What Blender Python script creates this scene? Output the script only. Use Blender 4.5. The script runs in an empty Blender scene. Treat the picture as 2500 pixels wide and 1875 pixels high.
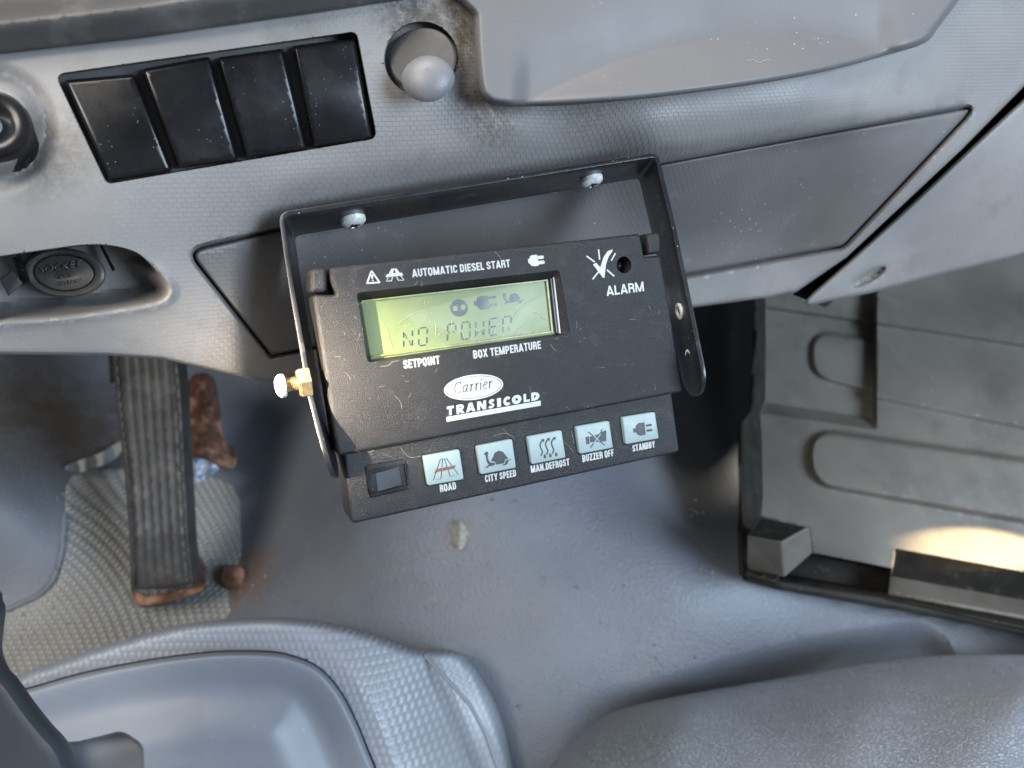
import bpy, bmesh, math, random
import numpy as np
from mathutils import Vector, Matrix
from mathutils.geometry import delaunay_2d_cdt

random.seed(7)
rng = np.random.default_rng(7)
S = bpy.context.scene
C = S.collection

# ------------------------------------------------------------------ camera
F, CX, CY = 1877.0, 1250.0, 937.5            # focal length and centre, in pixels of a 2500 x 1875 picture
PITCH, ROLL = math.radians(42), math.radians(10)
CAM = Vector((0.0, 0.0, 1.15))
fwd = Vector((0, math.cos(PITCH), -math.sin(PITCH)))
up0 = Vector((0, math.sin(PITCH), math.cos(PITCH)))
X0 = Vector((1, 0, 0))
RT = X0 * math.cos(ROLL) - up0 * math.sin(ROLL)
UP = X0 * math.sin(ROLL) + up0 * math.cos(ROLL)
cam = bpy.data.cameras.new('camera')
co = bpy.data.objects.new('camera', cam)
C.objects.link(co)
M = Matrix((RT, UP, -fwd)).transposed().to_4x4()
M.translation = CAM
co.matrix_world = M
cam.sensor_width = 36
cam.lens = 36 * F / 2500
cam.clip_start = 0.01
cam.clip_end = 50
cam.dof.use_dof = True
cam.dof.focus_distance = 0.285
cam.dof.aperture_fstop = 11.0
S.camera = co


def V(x, y, z):                                # viewing axes (right, up, forward) -> world
    return CAM + RT * x + UP * y + fwd * z


def D(x, y, z):
    return RT * x + UP * y + fwd * z


def P(u, v, d):
    return V((u - CX) / F * d, (CY - v) / F * d, d)


# ------------------------------------------------------------------ world and lamps
w = bpy.data.worlds.new('World')
S.world = w
w.use_nodes = True
w.node_tree.nodes['Background'].inputs[0].default_value = (0.76, 0.82, 0.95, 1)
w.node_tree.nodes['Background'].inputs[1].default_value = 0.2
S.view_settings.view_transform = 'Standard'
S.view_settings.look = 'None'
S.view_settings.exposure = 0.0
S.view_settings.gamma = 1
S.cycles.max_bounces = 6


def area(name, pos, tgt, sx, sy, power, col):
    l = bpy.data.lights.new(name, 'AREA')
    l.shape = 'RECTANGLE'
    l.size, l.size_y = sx, sy
    l.energy = power
    l.color = col
    o = bpy.data.objects.new(name, l)
    C.objects.link(o)
    p = V(*pos)
    o.location = p
    o.rotation_euler = (V(*tgt) - p).to_track_quat('-Z', 'Y').to_euler()
    return o


def spot(name, pos, tgt, deg, blend, power, col, radius):
    l = bpy.data.lights.new(name, 'SPOT')
    l.spot_size = math.radians(deg)
    l.spot_blend = blend
    l.energy = power
    l.color = col
    l.shadow_soft_size = radius
    o = bpy.data.objects.new(name, l)
    C.objects.link(o)
    p = V(*pos)
    o.location = p
    o.rotation_euler = (V(*tgt) - p).to_track_quat('-Z', 'Y').to_euler()
    return o


area('windscreen_light', (-0.4, 1.25, -0.5), (0, 0.02, 0.3), 1.1, 0.6, 25, (1.0, 0.965, 0.92))
area('side_window_light', (1.2, -0.05, -0.65), (0.05, -0.05, 0.4), 0.75, 0.75, 34, (0.68, 0.83, 1.0))
area('door_side_fill', (-0.75, 0.45, -1.0), (0.05, 0.02, 0.32), 0.7, 0.5, 17, (1.0, 0.94, 0.86))  # added frontal fill for the fascia, swung round from the door side
spot('sun_on_unit', (-0.98, 0.17, -1.0), (-0.080, 0.002, 0.255), 2.8, 1.0, 2000, (1.0, 0.83, 0.62), 0.02)
spot('sun_on_tray', (1.95, -0.085, 0.35), (0.455, -0.121, 0.555), 1.15, 0.02, 1600, (1.0, 0.70, 0.36), 0.003)


# ------------------------------------------------------------------ materials
def mat(name, col, rough=0.5, metal=0.0, spec=0.5, grain=None, mottle=None, speck=None, coat=0.0, dirt=None,
        weave=False, wsize=1.0, dashes=False, patches=(), studs=False, wrinkle=None, streak=None):
    m = bpy.data.materials.new(name)
    m.use_nodes = True
    nt = m.node_tree
    N, L = nt.nodes, nt.links
    b = N['Principled BSDF']
    b.inputs['Roughness'].default_value = rough
    b.inputs['Metallic'].default_value = metal
    b.inputs['Specular IOR Level'].default_value = spec
    b.inputs['Coat Weight'].default_value = coat
    tc = N.new('ShaderNodeTexCoord')
    OB = tc.outputs['Object']

    def noise(scale, detail=3, rough_=0.55, vec=None):
        n = N.new('ShaderNodeTexNoise')
        n.inputs['Scale'].default_value = scale
        n.inputs['Detail'].default_value = detail
        n.inputs['Roughness'].default_value = rough_
        L.new(vec or OB, n.inputs['Vector'])
        return n.outputs['Fac']

    def ramp(src, lo, hi, a=0.0, bb=1.0):
        r = N.new('ShaderNodeMapRange')
        r.inputs['From Min'].default_value = lo
        r.inputs['From Max'].default_value = hi
        r.inputs['To Min'].default_value = a
        r.inputs['To Max'].default_value = bb
        L.new(src, r.inputs['Value'])
        return r.outputs['Result']

    def mix(fac, c1, c2):
        x = N.new('ShaderNodeMix')
        x.data_type = 'RGBA'
        L.new(fac, x.inputs['Factor'])
        for i, c in ((6, c1), (7, c2)):
            if isinstance(c, tuple):
                x.inputs[i].default_value = (*c, 1)
            else:
                L.new(c, x.inputs[i])
        return x.outputs[2]

    def mth(op, a, b_=None, c=None):
        x = N.new('ShaderNodeMath')
        x.operation = op
        for i, s in enumerate((a, b_, c)):
            if s is None:
                continue
            if isinstance(s, (int, float)):
                x.inputs[i].default_value = s
            else:
                L.new(s, x.inputs[i])
        return x.outputs[0]

    cur = tuple(col)
    ms, ma = mottle or (30, 0.12)
    f = ramp(noise(ms, 5), 0.3, 0.7)
    cur = mix(f, tuple(c * (1 - ma) for c in col), tuple(min(1, c * (1 + ma)) for c in col))
    if dirt:
        dcol, dscale, lo, hi, amt = dirt
        f = ramp(noise(dscale, 6, 0.65), lo, hi, 0, amt)
        cur = mix(f, cur, dcol)
    if streak:
        scol, sc, amt = streak
        mp = N.new('ShaderNodeMapping')
        mp.inputs['Scale'].default_value = (sc[0], sc[1], sc[2])
        mp.inputs['Rotation'].default_value = (0.3, 0.2, 0.7)
        L.new(OB, mp.inputs['Vector'])
        f = ramp(noise(1.0, 4, 0.6, mp.outputs[0]), 0.62, 0.75, 0, amt)
        cur = mix(f, cur, scol)
    if speck:
        scol, sc, thr, amt = speck
        vo = N.new('ShaderNodeTexVoronoi')
        vo.inputs['Scale'].default_value = sc
        L.new(OB, vo.inputs['Vector'])
        d1 = ramp(vo.outputs['Distance'], thr, thr * 0.6)
        f = mth('MULTIPLY', d1, ramp(noise(sc * 0.13, 2), 0.5, 0.62, 0, amt))
        cur = mix(f, cur, scol)
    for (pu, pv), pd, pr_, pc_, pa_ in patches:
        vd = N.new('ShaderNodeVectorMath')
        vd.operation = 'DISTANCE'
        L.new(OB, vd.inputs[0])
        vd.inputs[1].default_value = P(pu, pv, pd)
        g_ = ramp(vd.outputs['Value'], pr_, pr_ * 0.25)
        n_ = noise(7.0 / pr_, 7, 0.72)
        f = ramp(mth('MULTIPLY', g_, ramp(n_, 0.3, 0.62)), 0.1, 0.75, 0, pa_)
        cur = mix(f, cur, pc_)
    height = None
    if grain:
        gs, gd = grain
        height = mth('MULTIPLY', noise(gs, 3, 0.6), gd)
    if weave or studs:
        sx = N.new('ShaderNodeSeparateXYZ')
        L.new(tc.outputs['UV'], sx.inputs[0])
        U_, V_ = sx.outputs[0], sx.outputs[1]
    if weave:
        # little stepped tiles, each a slightly tilted face, as moulded woven grain
        ww, hh = 0.0024 * wsize, 0.0014 * wsize
        u2 = mth('ADD', mth('MULTIPLY', U_, 0.985), mth('MULTIPLY', V_, 0.17))
        v2 = mth('SUBTRACT', mth('MULTIPLY', V_, 0.985), mth('MULTIPLY', U_, 0.17))
        q = mth('DIVIDE', v2, hh)
        row = mth('FLOOR', q)
        fy = mth('SUBTRACT', q, row)
        fx = mth('FRACT', mth('ADD', mth('DIVIDE', u2, ww), mth('MULTIPLY', row, 0.36)))
        ex = ramp(fx, 0.0, 0.1)
        ey = ramp(fy, 0.0, 0.16)
        ey = mth('ADD', 0.35, mth('MULTIPLY', ey, 0.65))
        hgt = mth('MULTIPLY', mth('MULTIPLY', ex, ey), mth('ADD', 0.55, mth('MULTIPLY', mth('SUBTRACT', 1.0, fx), 0.45)))
        if dashes:
            q = mth('DIVIDE', V_, 0.0046)
            row = mth('FLOOR', q)
            fy = mth('SUBTRACT', q, row)
            fx = mth('FRACT', mth('ADD', mth('DIVIDE', U_, 0.0038), mth('MULTIPLY', row, 0.5)))
            hx = ramp(mth('ABSOLUTE', mth('SUBTRACT', fx, 0.5)), 0.42, 0.05)
            hy = ramp(mth('ABSOLUTE', mth('SUBTRACT', fy, 0.5)), 0.5, 0.2)
            hgt = mth('MULTIPLY', hx, hy)
            cur = mix(mth('MULTIPLY', hgt, 0.35), cur, tuple(min(1, c * 1.7) for c in col))
        fade = ramp(noise(9, 2), 0.34, 0.62, 0.25, 1.0)
        hw = mth('MULTIPLY', mth('MULTIPLY', hgt, fade), weave)
        height = mth('ADD', height, hw) if height is not None else hw
    if studs:
        k = math.pi / 0.0062
        a_ = mth('SINE', mth('MULTIPLY', mth('ADD', U_, mth('MULTIPLY', V_, 1.0)), k))
        b_ = mth('SINE', mth('MULTIPLY', mth('SUBTRACT', U_, mth('MULTIPLY', V_, 1.0)), k))
        pr = mth('MULTIPLY', a_, b_)
        st = ramp(mth('ABSOLUTE', pr), 0.35, 0.8)
        hs = mth('MULTIPLY', st, studs)
        height = mth('ADD', height, hs) if height is not None else hs
        cur = mix(mth('MULTIPLY', st, 0.55), cur, tuple(min(1, c * 2.1) for c in col))
    if wrinkle:
        wsx, wsy, wd = wrinkle
        mp = N.new('ShaderNodeMapping')
        mp.inputs['Scale'].default_value = (wsx, wsy, wsy)
        mp.inputs['Rotation'].default_value = (0, 0.15, 0)
        L.new(OB, mp.inputs['Vector'])
        nd = N.new('ShaderNodeTexNoise')
        nd.inputs['Scale'].default_value = 1.6
        L.new(mp.outputs[0], nd.inputs['Vector'])
        vm = N.new('ShaderNodeVectorMath')
        vm.operation = 'MULTIPLY_ADD'
        L.new(nd.outputs['Color'], vm.inputs[0])
        vm.inputs[1].default_value = (1.3, 1.3, 1.3)
        L.new(mp.outputs[0], vm.inputs[2])
        vo = N.new('ShaderNodeTexVoronoi')
        vo.feature = 'DISTANCE_TO_EDGE'
        vo.inputs['Scale'].default_value = 1.0
        L.new(vm.outputs[0], vo.inputs['Vector'])
        hv = mth('MULTIPLY', ramp(vo.outputs['Distance'], 0.0, 0.2), wd)
        height = mth('ADD', height, hv) if height is not None else hv
    if height is not None:
        bp = N.new('ShaderNodeBump')
        bp.inputs['Strength'].default_value = 1.0
        bp.inputs['Distance'].default_value = 1.0
        L.new(height, bp.inputs['Height'])
        L.new(bp.outputs[0], b.inputs['Normal'])
    L.new(cur, b.inputs['Base Color'])
    rv = ramp(noise(ms * 1.7, 4), 0.3, 0.7, max(0.03, rough - 0.06), min(1, rough + 0.06))
    L.new(rv, b.inputs['Roughness'])
    return m


MT = {}
MT['dash'] = mat('dash_plastic', (0.245, 0.235, 0.228), 0.5, grain=(1600, 0.0001), weave=0.00012, mottle=(25, 0.1),
                 dirt=((0.09, 0.08, 0.07), 30, 0.56, 0.8, 0.5), speck=((0.45, 0.45, 0.42), 420, 0.1, 0.7),
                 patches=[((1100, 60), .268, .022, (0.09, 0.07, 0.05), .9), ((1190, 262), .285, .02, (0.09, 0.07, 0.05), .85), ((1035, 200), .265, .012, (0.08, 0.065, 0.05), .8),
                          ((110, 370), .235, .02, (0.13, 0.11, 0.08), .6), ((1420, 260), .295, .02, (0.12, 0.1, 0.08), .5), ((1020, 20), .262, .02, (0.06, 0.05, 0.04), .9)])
MT['dash_smooth'] = mat('smooth_dash_plastic', (0.15, 0.147, 0.15), 0.52, grain=(1500, 0.00009), mottle=(18, 0.08),
                        speck=((0.6, 0.6, 0.6), 260, 0.1, 0.8))
MT['lid'] = mat('lid_plastic', (0.145, 0.14, 0.138), 0.47, grain=(2600, 0.00004), weave=0.00012, mottle=(22, 0.14),  # dash plastic toned down for the shade under the bracket
                dirt=((0.3, 0.3, 0.29), 75, 0.6, 0.78, 0.35), speck=((0.6, 0.6, 0.58), 300, 0.12, 0.8))
MT['trim'] = mat('dark_trim_plastic', (0.045, 0.044, 0.043), 0.5, grain=(1700, 0.00006), mottle=(20, 0.2),
                 dirt=((0.2, 0.19, 0.17), 40, 0.5, 0.8, 0.5))
MT['black'] = mat('black_plastic', (0.007, 0.007, 0.008), 0.26, spec=0.4, grain=(900, 0.00001), mottle=(60, 0.3),
                  dirt=((0.03, 0.03, 0.03), 150, 0.55, 0.8, 0.4), speck=((0.4, 0.38, 0.35), 600, 0.1, 0.7))
MT['void'] = mat('black_recess', (0.006, 0.006, 0.006), 0.8, dirt=((0.05, 0.045, 0.035), 200, 0.5, 0.8, 0.8))
MT['unit'] = mat('unit_plastic', (0.010, 0.0105, 0.0125), 0.4, spec=0.6, grain=(2400, 0.0004), mottle=(40, 0.15),
                 dirt=((0.07, 0.068, 0.062), 120, 0.55, 0.8, 0.4), speck=((0.45, 0.43, 0.4), 900, 0.12, 0.7))
MT['glossblack'] = mat('glossy_rocker_plastic', (0.012, 0.015, 0.02), 0.2, spec=0.1, mottle=(80, 0.2))
MT['steel'] = mat('black_painted_steel', (0.014, 0.015, 0.018), 0.3, spec=0.6, grain=(1200, 0.00003), mottle=(70, 0.3),
                  dirt=((0.16, 0.15, 0.14), 110, 0.6, 0.78, 0.45), speck=((0.45, 0.42, 0.38), 500, 0.14, 0.9))
MT['zinc'] = mat('zinc_plated_steel', (0.85, 0.86, 0.84), 0.42, 0.2, grain=(900, 0.00012), mottle=(300, 0.3),
                 dirt=((0.12, 0.1, 0.08), 400, 0.5, 0.7, 0.7))
MT['brass'] = mat('yellowed_zinc_steel', (0.5, 0.4, 0.24), 0.32, 0.8, grain=(900, 0.0001), mottle=(300, 0.3),
                  dirt=((0.16, 0.09, 0.04), 350, 0.5, 0.7, 0.8))
MT['ink'] = mat('white_print', (0.45, 0.47, 0.465), 0.5, mottle=(400, 0.07), speck=((0.1, 0.1, 0.1), 1500, 0.16, 0.7))
MT['darkink'] = mat('black_print', (0.015, 0.017, 0.022), 0.5, mottle=(300, 0.2))
MT['brownink'] = mat('worn_brown_print', (0.12, 0.05, 0.025), 0.55, mottle=(900, 0.5), dirt=((0.3, 0.2, 0.14), 1500, 0.5, 0.7, 0.6))
MT['button'] = mat('pale_blue_rubber', (0.255, 0.335, 0.345), 0.45, spec=0.4, grain=(1500, 0.00002), mottle=(200, 0.05),
                   speck=((0.2, 0.2, 0.18), 900, 0.1, 0.8))
MT['lcd'] = mat('green_display', (0.165, 0.205, 0.08), 0.4, spec=0.4, coat=0.12, mottle=(28, 0.13),
                dirt=((0.22, 0.31, 0.16), 38, 0.4, 0.75, 0.6), speck=((0.75, 0.8, 0.55), 900, 0.13, 0.8))
MT['lcdseg'] = mat('display_segment', (0.012, 0.02, 0.018), 0.3, mottle=(100, 0.2))
MT['lcdedge'] = mat('display_edge', (0.2, 0.22, 0.05), 0.3, mottle=(150, 0.4), grain=(900, 0.00006))
MT['hair'] = mat('pale_hair', (0.55, 0.52, 0.4), 0.5)
MT['dark_hair'] = mat('fine_grey_hair', (0.35, 0.34, 0.32), 0.5)
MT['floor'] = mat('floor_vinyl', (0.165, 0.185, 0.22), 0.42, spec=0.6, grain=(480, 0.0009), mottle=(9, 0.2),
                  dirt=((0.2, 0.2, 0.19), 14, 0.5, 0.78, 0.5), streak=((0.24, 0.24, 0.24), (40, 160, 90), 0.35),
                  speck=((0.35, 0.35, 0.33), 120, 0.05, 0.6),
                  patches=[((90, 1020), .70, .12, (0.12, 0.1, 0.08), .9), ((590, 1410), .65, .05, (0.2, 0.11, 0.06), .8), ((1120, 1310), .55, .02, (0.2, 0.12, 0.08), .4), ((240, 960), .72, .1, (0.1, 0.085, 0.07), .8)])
MT['mat'] = mat('studded_rubber', (0.31, 0.315, 0.305), 0.55, spec=0.5, studs=0.0016, mottle=(14, 0.25),
                dirt=((0.3, 0.24, 0.17), 22, 0.56, 0.8, 0.45), speck=((0.75, 0.72, 0.66), 110, 0.06, 0.9))
MT['leather'] = mat('grained_vinyl', (0.32, 0.36, 0.42), 0.3, spec=0.7, wrinkle=(330, 620, 0.0009), mottle=(12, 0.15),
                    speck=((0.55, 0.55, 0.55), 200, 0.07, 0.8))
MT['console'] = mat('console_plastic', (0.2, 0.22, 0.255), 0.5, spec=0.55, grain=(1300, 0.00006), mottle=(12, 0.1),
                    speck=((0.5, 0.5, 0.5), 150, 0.06, 0.8))
MT['console_weave'] = mat('console_edge_plastic', (0.225, 0.245, 0.28), 0.4, spec=0.55, weave=0.0004, dashes=True, mottle=(16, 0.1),
                          speck=((0.05, 0.05, 0.05), 170, 0.08, 0.8))
MT['tray'] = mat('tray_plastic', (0.15, 0.139, 0.12), 0.5, grain=(1000, 0.00008), mottle=(9, 0.3),
                 dirt=((0.07, 0.065, 0.055), 15, 0.5, 0.7, 0.7), streak=((0.1, 0.11, 0.12), (20, 25, 20), 0.4),
                 speck=((0.5, 0.5, 0.48), 140, 0.06, 0.8))
MT['traydark'] = mat('dark_rim_and_shade', (0.022, 0.02, 0.017), 0.6, spec=0.2, grain=(900, 0.0001), mottle=(50, 0.35),
                     dirt=((0.16, 0.14, 0.12), 90, 0.6, 0.75, 0.5), speck=((0.4, 0.38, 0.34), 260, 0.1, 0.8))
MT['rubber'] = mat('pedal_rubber', (0.06, 0.058, 0.055), 0.5, grain=(700, 0.0002), mottle=(45, 0.3),
                   dirt=((0.22, 0.2, 0.17), 50, 0.52, 0.8, 0.5), speck=((0.6, 0.6, 0.6), 180, 0.08, 0.8))
MT['rust'] = mat('rusty_steel', (0.11, 0.048, 0.03), 0.75, grain=(300, 0.0009), mottle=(120, 0.5),
                 dirt=((0.36, 0.2, 0.13), 70, 0.5, 0.62, 0.95))
MT['paper'] = mat('wrapper_film', (0.72, 0.75, 0.78), 0.35, mottle=(60, 0.1), dirt=((0.05, 0.16, 0.42), 120, 0.52, 0.58, 0.9))
MT['leaf'] = mat('dry_leaf', (0.3, 0.31, 0.25), 0.6, mottle=(90, 0.3))
MT['lever'] = mat('dark_slate_plastic', (0.035, 0.043, 0.052), 0.45, spec=0.4, mottle=(20, 0.2))
MT['cap'] = mat('socket_cap_plastic', (0.045, 0.043, 0.042), 0.42, grain=(1500, 0.00005), mottle=(60, 0.25),
                dirt=((0.14, 0.12, 0.09), 90, 0.55, 0.8, 0.5))
MT['palegrey'] = mat('pale_grey_plastic', (0.42, 0.43, 0.44), 0.4, mottle=(60, 0.1))
MT['knob'] = mat('grey_knob_plastic', (0.19, 0.19, 0.2), 0.42, grain=(1600, 0.00012), mottle=(60, 0.06))


# ------------------------------------------------------------------ object helpers
class Thing:
    def __init__(s, name, label, cat, loc, group=None, kind=None):
        s.o = bpy.data.objects.new(name, None)
        s.o.empty_display_size = 0.02
        C.objects.link(s.o)
        s.o.location = loc
        s.loc = Vector(loc)
        s.o['label'] = label
        s.o['category'] = cat
        if group:
            s.o['group'] = group
        if kind:
            s.o['kind'] = kind


def link(name, me, m, parent=None, label=None, off=None):
    o = bpy.data.objects.new(name, me)
    C.objects.link(o)
    if m is not None:
        me.materials.append(MT[m] if isinstance(m, str) else m)
    if isinstance(parent, Thing):
        o.parent = parent.o
        o.location = -parent.loc
    elif parent is not None:
        o.parent = parent
    if label:
        o['label'] = label
    return o


def tag(o, label, cat=None, kind=None, group=None):
    o['label'] = label
    if cat:
        o['category'] = cat
    if kind:
        o['kind'] = kind
    if group:
        o['group'] = group
    return o


def mk(name, verts, faces, smooth=True, ang=38, uvs=None):
    me = bpy.data.meshes.new(name)
    me.from_pydata([tuple(v) for v in verts], [], faces)
    me.update()
    if uvs is not None:
        l = me.uv_layers.new(name='UVMap')
        idx = np.zeros(len(me.loops), dtype=np.int32)
        me.loops.foreach_get('vertex_index', idx)
        l.data.foreach_set('uv', np.asarray(uvs, dtype=np.float32)[idx].ravel())
    bm = bmesh.new()
    bm.from_mesh(me)
    bmesh.ops.recalc_face_normals(bm, faces=bm.faces)
    bm.to_mesh(me)
    bm.free()
    if smooth:
        me.shade_smooth()
        me.set_sharp_from_angle(angle=math.radians(ang))
    return me


def merge(parts, uv=False):
    vs, fs, us = [], [], []
    for p in parts:
        n = len(vs)
        vs += list(p[0])
        fs += [tuple(i + n for i in f) for f in p[1]]
    return vs, fs


# polygon tools (2D)
def smooth_poly(pts, closed=True, n=6):
    pts = [np.array(p, float) for p in pts]
    out = []
    L = len(pts)
    rngi = range(L) if closed else range(L - 1)
    for i in rngi:
        p0 = pts[(i - 1) % L] if closed or i > 0 else pts[i]
        p1, p2 = pts[i], pts[(i + 1) % L]
        p3 = pts[(i + 2) % L] if closed or i + 2 < L else p2
        for k in range(n):
            t = k / n
            out.append(0.5 * ((2 * p1) + (-p0 + p2) * t + (2 * p0 - 5 * p1 + 4 * p2 - p3) * t * t + (-p0 + 3 * p1 - 3 * p2 + p3) * t ** 3))
    if not closed:
        out.append(pts[-1])
    return [tuple(p) for p in out]


def resample(pts, step, closed=True):
    out = []
    L = len(pts)
    for i in range(L if closed else L - 1):
        a, b = np.array(pts[i], float), np.array(pts[(i + 1) % L], float)
        n = max(1, int(round(np.linalg.norm(b - a) / step)))
        for k in range(n):
            out.append(tuple(a + (b - a) * k / n))
    if not closed:
        out.append(tuple(pts[-1]))
    return out


def round_poly(pts, r, n=5):
    """round each corner of a polygon by radius r (number or list)"""
    out = []
    L = len(pts)
    for i in range(L):
        p, a, b = (np.array(pts[j % L], float) for j in (i, i - 1, i + 1))
        rr = r[i] if isinstance(r, (list, tuple)) else r
        if rr <= 0:
            out.append(tuple(p))
            continue
        d1, d2 = a - p, b - p
        l1, l2 = np.linalg.norm(d1), np.linalg.norm(d2)
        d1, d2 = d1 / l1, d2 / l2
        c = np.clip(d1 @ d2, -1, 1)
        half = math.acos(c) / 2
        t = min(rr / max(math.tan(half), 1e-3), l1 * 0.48, l2 * 0.48)
        s, e = p + d1 * t, p + d2 * t
        for k in range(n + 1):
            q = k / n
            out.append(tuple((1 - q) ** 2 * s + 2 * q * (1 - q) * p + q * q * e))
    return out


def area2(pts):
    return sum(pts[i][0] * pts[(i + 1) % len(pts)][1] - pts[(i + 1) % len(pts)][0] * pts[i][1] for i in range(len(pts)))


def inset(pts, d):
    s = 1 if area2(pts) > 0 else -1
    L = len(pts)
    out = []
    for i in range(L):
        p, a, b = (np.array(pts[j % L], float) for j in (i, i - 1, i + 1))
        e1, e2 = p - a, b - p
        n1 = np.array([-e1[1], e1[0]]) * s / (np.linalg.norm(e1) + 1e-12)
        n2 = np.array([-e2[1], e2[0]]) * s / (np.linalg.norm(e2) + 1e-12)
        n = n1 + n2
        q = n @ n
        m = n * 2 / q if q > 0.5 else n
        out.append(tuple(p + m * d))
    return out


def segdist(poly, pts, closed=True):
    A = np.array(poly, float)
    B = np.roll(A, -1, 0)
    if not closed:
        A, B = A[:-1], B[:-1]
    best = np.full(len(pts), 1e18)
    for a, b in zip(A, B):
        ab = b - a
        t = np.clip(((pts - a) @ ab) / (ab @ ab + 1e-12), 0, 1)
        q = pts - (a + t[:, None] * ab)
        best = np.minimum(best, (q * q).sum(1))
    return np.sqrt(best)


def inside(poly, pts):
    A = np.array(poly, float)
    B = np.roll(A, -1, 0)
    c = np.zeros(len(pts), bool)
    x, y = pts[:, 0], pts[:, 1]
    for a, b in zip(A, B):
        if a[1] == b[1]:
            continue
        m = (a[1] > y) != (b[1] > y)
        c ^= m & (x < (b[0] - a[0]) * (y - a[1]) / (b[1] - a[1]) + a[0])
    return c


def sdf(poly, pts):            # positive inside
    d = segdist(poly, pts)
    return np.where(inside(poly, pts), d, -d)


def sst(x, a, b):              # smoothstep
    t = np.clip((x - a) / (b - a), 0, 1)
    return t * t * (3 - 2 * t)


def lin(x, a, b):
    return np.clip((x - a) / (b - a), 0, 1)


def tps(ctrl):
    c = np.array(ctrl, float)
    X = c[:, :2] / 1000
    n = len(X)

    def k(a, b):
        r2 = ((a[:, None] - b[None]) ** 2).sum(2)
        return 0.5 * r2 * np.log(r2 + 1e-9)
    A = np.zeros((n + 3, n + 3))
    A[:n, :n] = k(X, X) + np.eye(n) * 0.003
    A[:n, n] = 1
    A[:n, n + 1:] = X
    A[n, :n] = 1
    A[n + 1:, :n] = X.T
    sol = np.linalg.solve(A, np.r_[c[:, 2], 0, 0, 0])

    def f(pts):
        out = np.zeros(len(pts))
        for s in range(0, len(pts), 8000):
            p = pts[s:s + 8000] / 1000
            out[s:s + 8000] = k(p, X) @ sol[:n] + sol[n] + p @ sol[n + 1:]
        return out
    return f


BASE = M.to_3x3()


def relief(name, outline, depth, step=12, loops=(), edge_r=0.0, edge_drop=0.0, thick=0.01, m=None, parent=None, label=None,
           ang=38, skirt=None, finish=True):
    """a moulded panel: outline in picture coordinates, real depth in metres for every point, turned into world positions"""
    outline = resample(outline, step)
    verts, edges = [], []

    def addloop(lp, closed=True):
        n = len(verts)
        verts.extend(lp)
        edges.extend((n + i, n + i + 1) for i in range(len(lp) - 1))
        if closed:
            edges.append((n + len(lp) - 1, n))
    addloop(outline)
    rings = []
    if edge_r > 0:
        for t in (0.08, 0.25, 0.5, 0.75, 1.0):
            rings.append(inset(outline, edge_r * t))
    for r in rings:
        verts.extend(r)
    for lp, closed, offs in loops:
        for o in offs:
            q = inset(lp, o) if (closed and o != 0) else lp
            verts.extend(resample(q, step * 0.6, closed))
    o = np.array(outline)
    xs = np.arange(o[:, 0].min() + step / 2, o[:, 0].max(), step)
    ys = np.arange(o[:, 1].min() + step / 2, o[:, 1].max(), step)
    g = np.array([(x + (step / 2 if j % 2 else 0), y) for j, y in enumerate(ys) for x in xs])
    keep = inside(outline, g)
    g = g[keep]
    keep = segdist(outline, g) > edge_r + step * 0.4
    g = g[keep]
    allp = verts + [tuple(p) for p in g]
    # drop stray points outside the outline (from loops/rings)
    n0 = len(outline)
    arr = np.array(allp[n0:])
    ok = inside(outline, arr) & (segdist(outline, arr) > 0.15)
    allp = allp[:n0] + [tuple(p) for p in arr[ok]]
    edges = [(i, (i + 1) % n0) for i in range(n0)]
    vv, ee, ff, *_ = delaunay_2d_cdt([Vector(p) for p in allp], edges, [], 1, 0.05)
    pts = np.array([(v.x, v.y) for v in vv])
    d = depth(pts)
    if edge_r > 0:
        t = 1 - np.clip(segdist(outline, pts) / edge_r, 0, 1)
        d = d + edge_drop * (1 - np.sqrt(np.clip(1 - t * t, 0, 1)))
    px = (pts[:, 0] - CX) / F * d
    py = (CY - pts[:, 1]) / F * d
    W = [V(a, b, c) for a, b, c in zip(px, py, d)]
    uv = [(a, b) for a, b in zip(px, py)]
    # skirt: fold the border back so that the panel has thickness
    cnt = {}
    for f in ff:
        for i in range(len(f)):
            e = tuple(sorted((f[i], f[(i + 1) % len(f)])))
            cnt[e] = cnt.get(e, 0) + 1
    faces = [tuple(f) for f in ff]
    back = {}
    for e, k in cnt.items():
        if k == 1:
            for i in e:
                if i not in back:
                    back[i] = len(W)
                    W.append(W[i] + (skirt if skirt is not None else (W[i] - CAM).normalized()) * thick)
                    uv.append(uv[i])
            faces.append((e[0], e[1], back[e[1]], back[e[0]]))
    me = mk(name, W, faces, True, ang, uv)
    return link(name, me, m, parent, label)


# tile helpers: coordinates read in enlarged crops of the photograph -> picture coordinates
def tile(ox, oy, f):
    return lambda x, y: (ox + x / f, oy + y / f)


T1 = tile(0, 0, 1.765)
T2 = tile(1150, 0, 1.6385)
T3 = tile(0, 800, 1.543)
T4 = tile(1150, 800, 1.543)
T5 = tile(660, 540, 3.814)
T6 = tile(1180, 360, 2.7655)
T7 = tile(780, 880, 3.95)
T8 = tile(1240, 900, 4.608)
T9 = tile(1040, 880, 6.144)
TA = tile(1050, 620, 6.144)
TB = tile(1700, 700, 2.765)
TD = tile(1800, 1200, 3.16)
TS = tile(0, 540, 4.424)
TC = tile(0, 1300, 2.885)
Q = tile(0, 0, 0.8848)         # whole photograph view


def tp(T, *pts):
    return [T(*p) for p in pts]


# ================================================================== DASHBOARD
dashT = Thing('dashboard', 'grey truck dashboard with fine woven grain, black blank switches and a storage lid', 'dashboard', P(1000, 430, 0.30))

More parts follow.
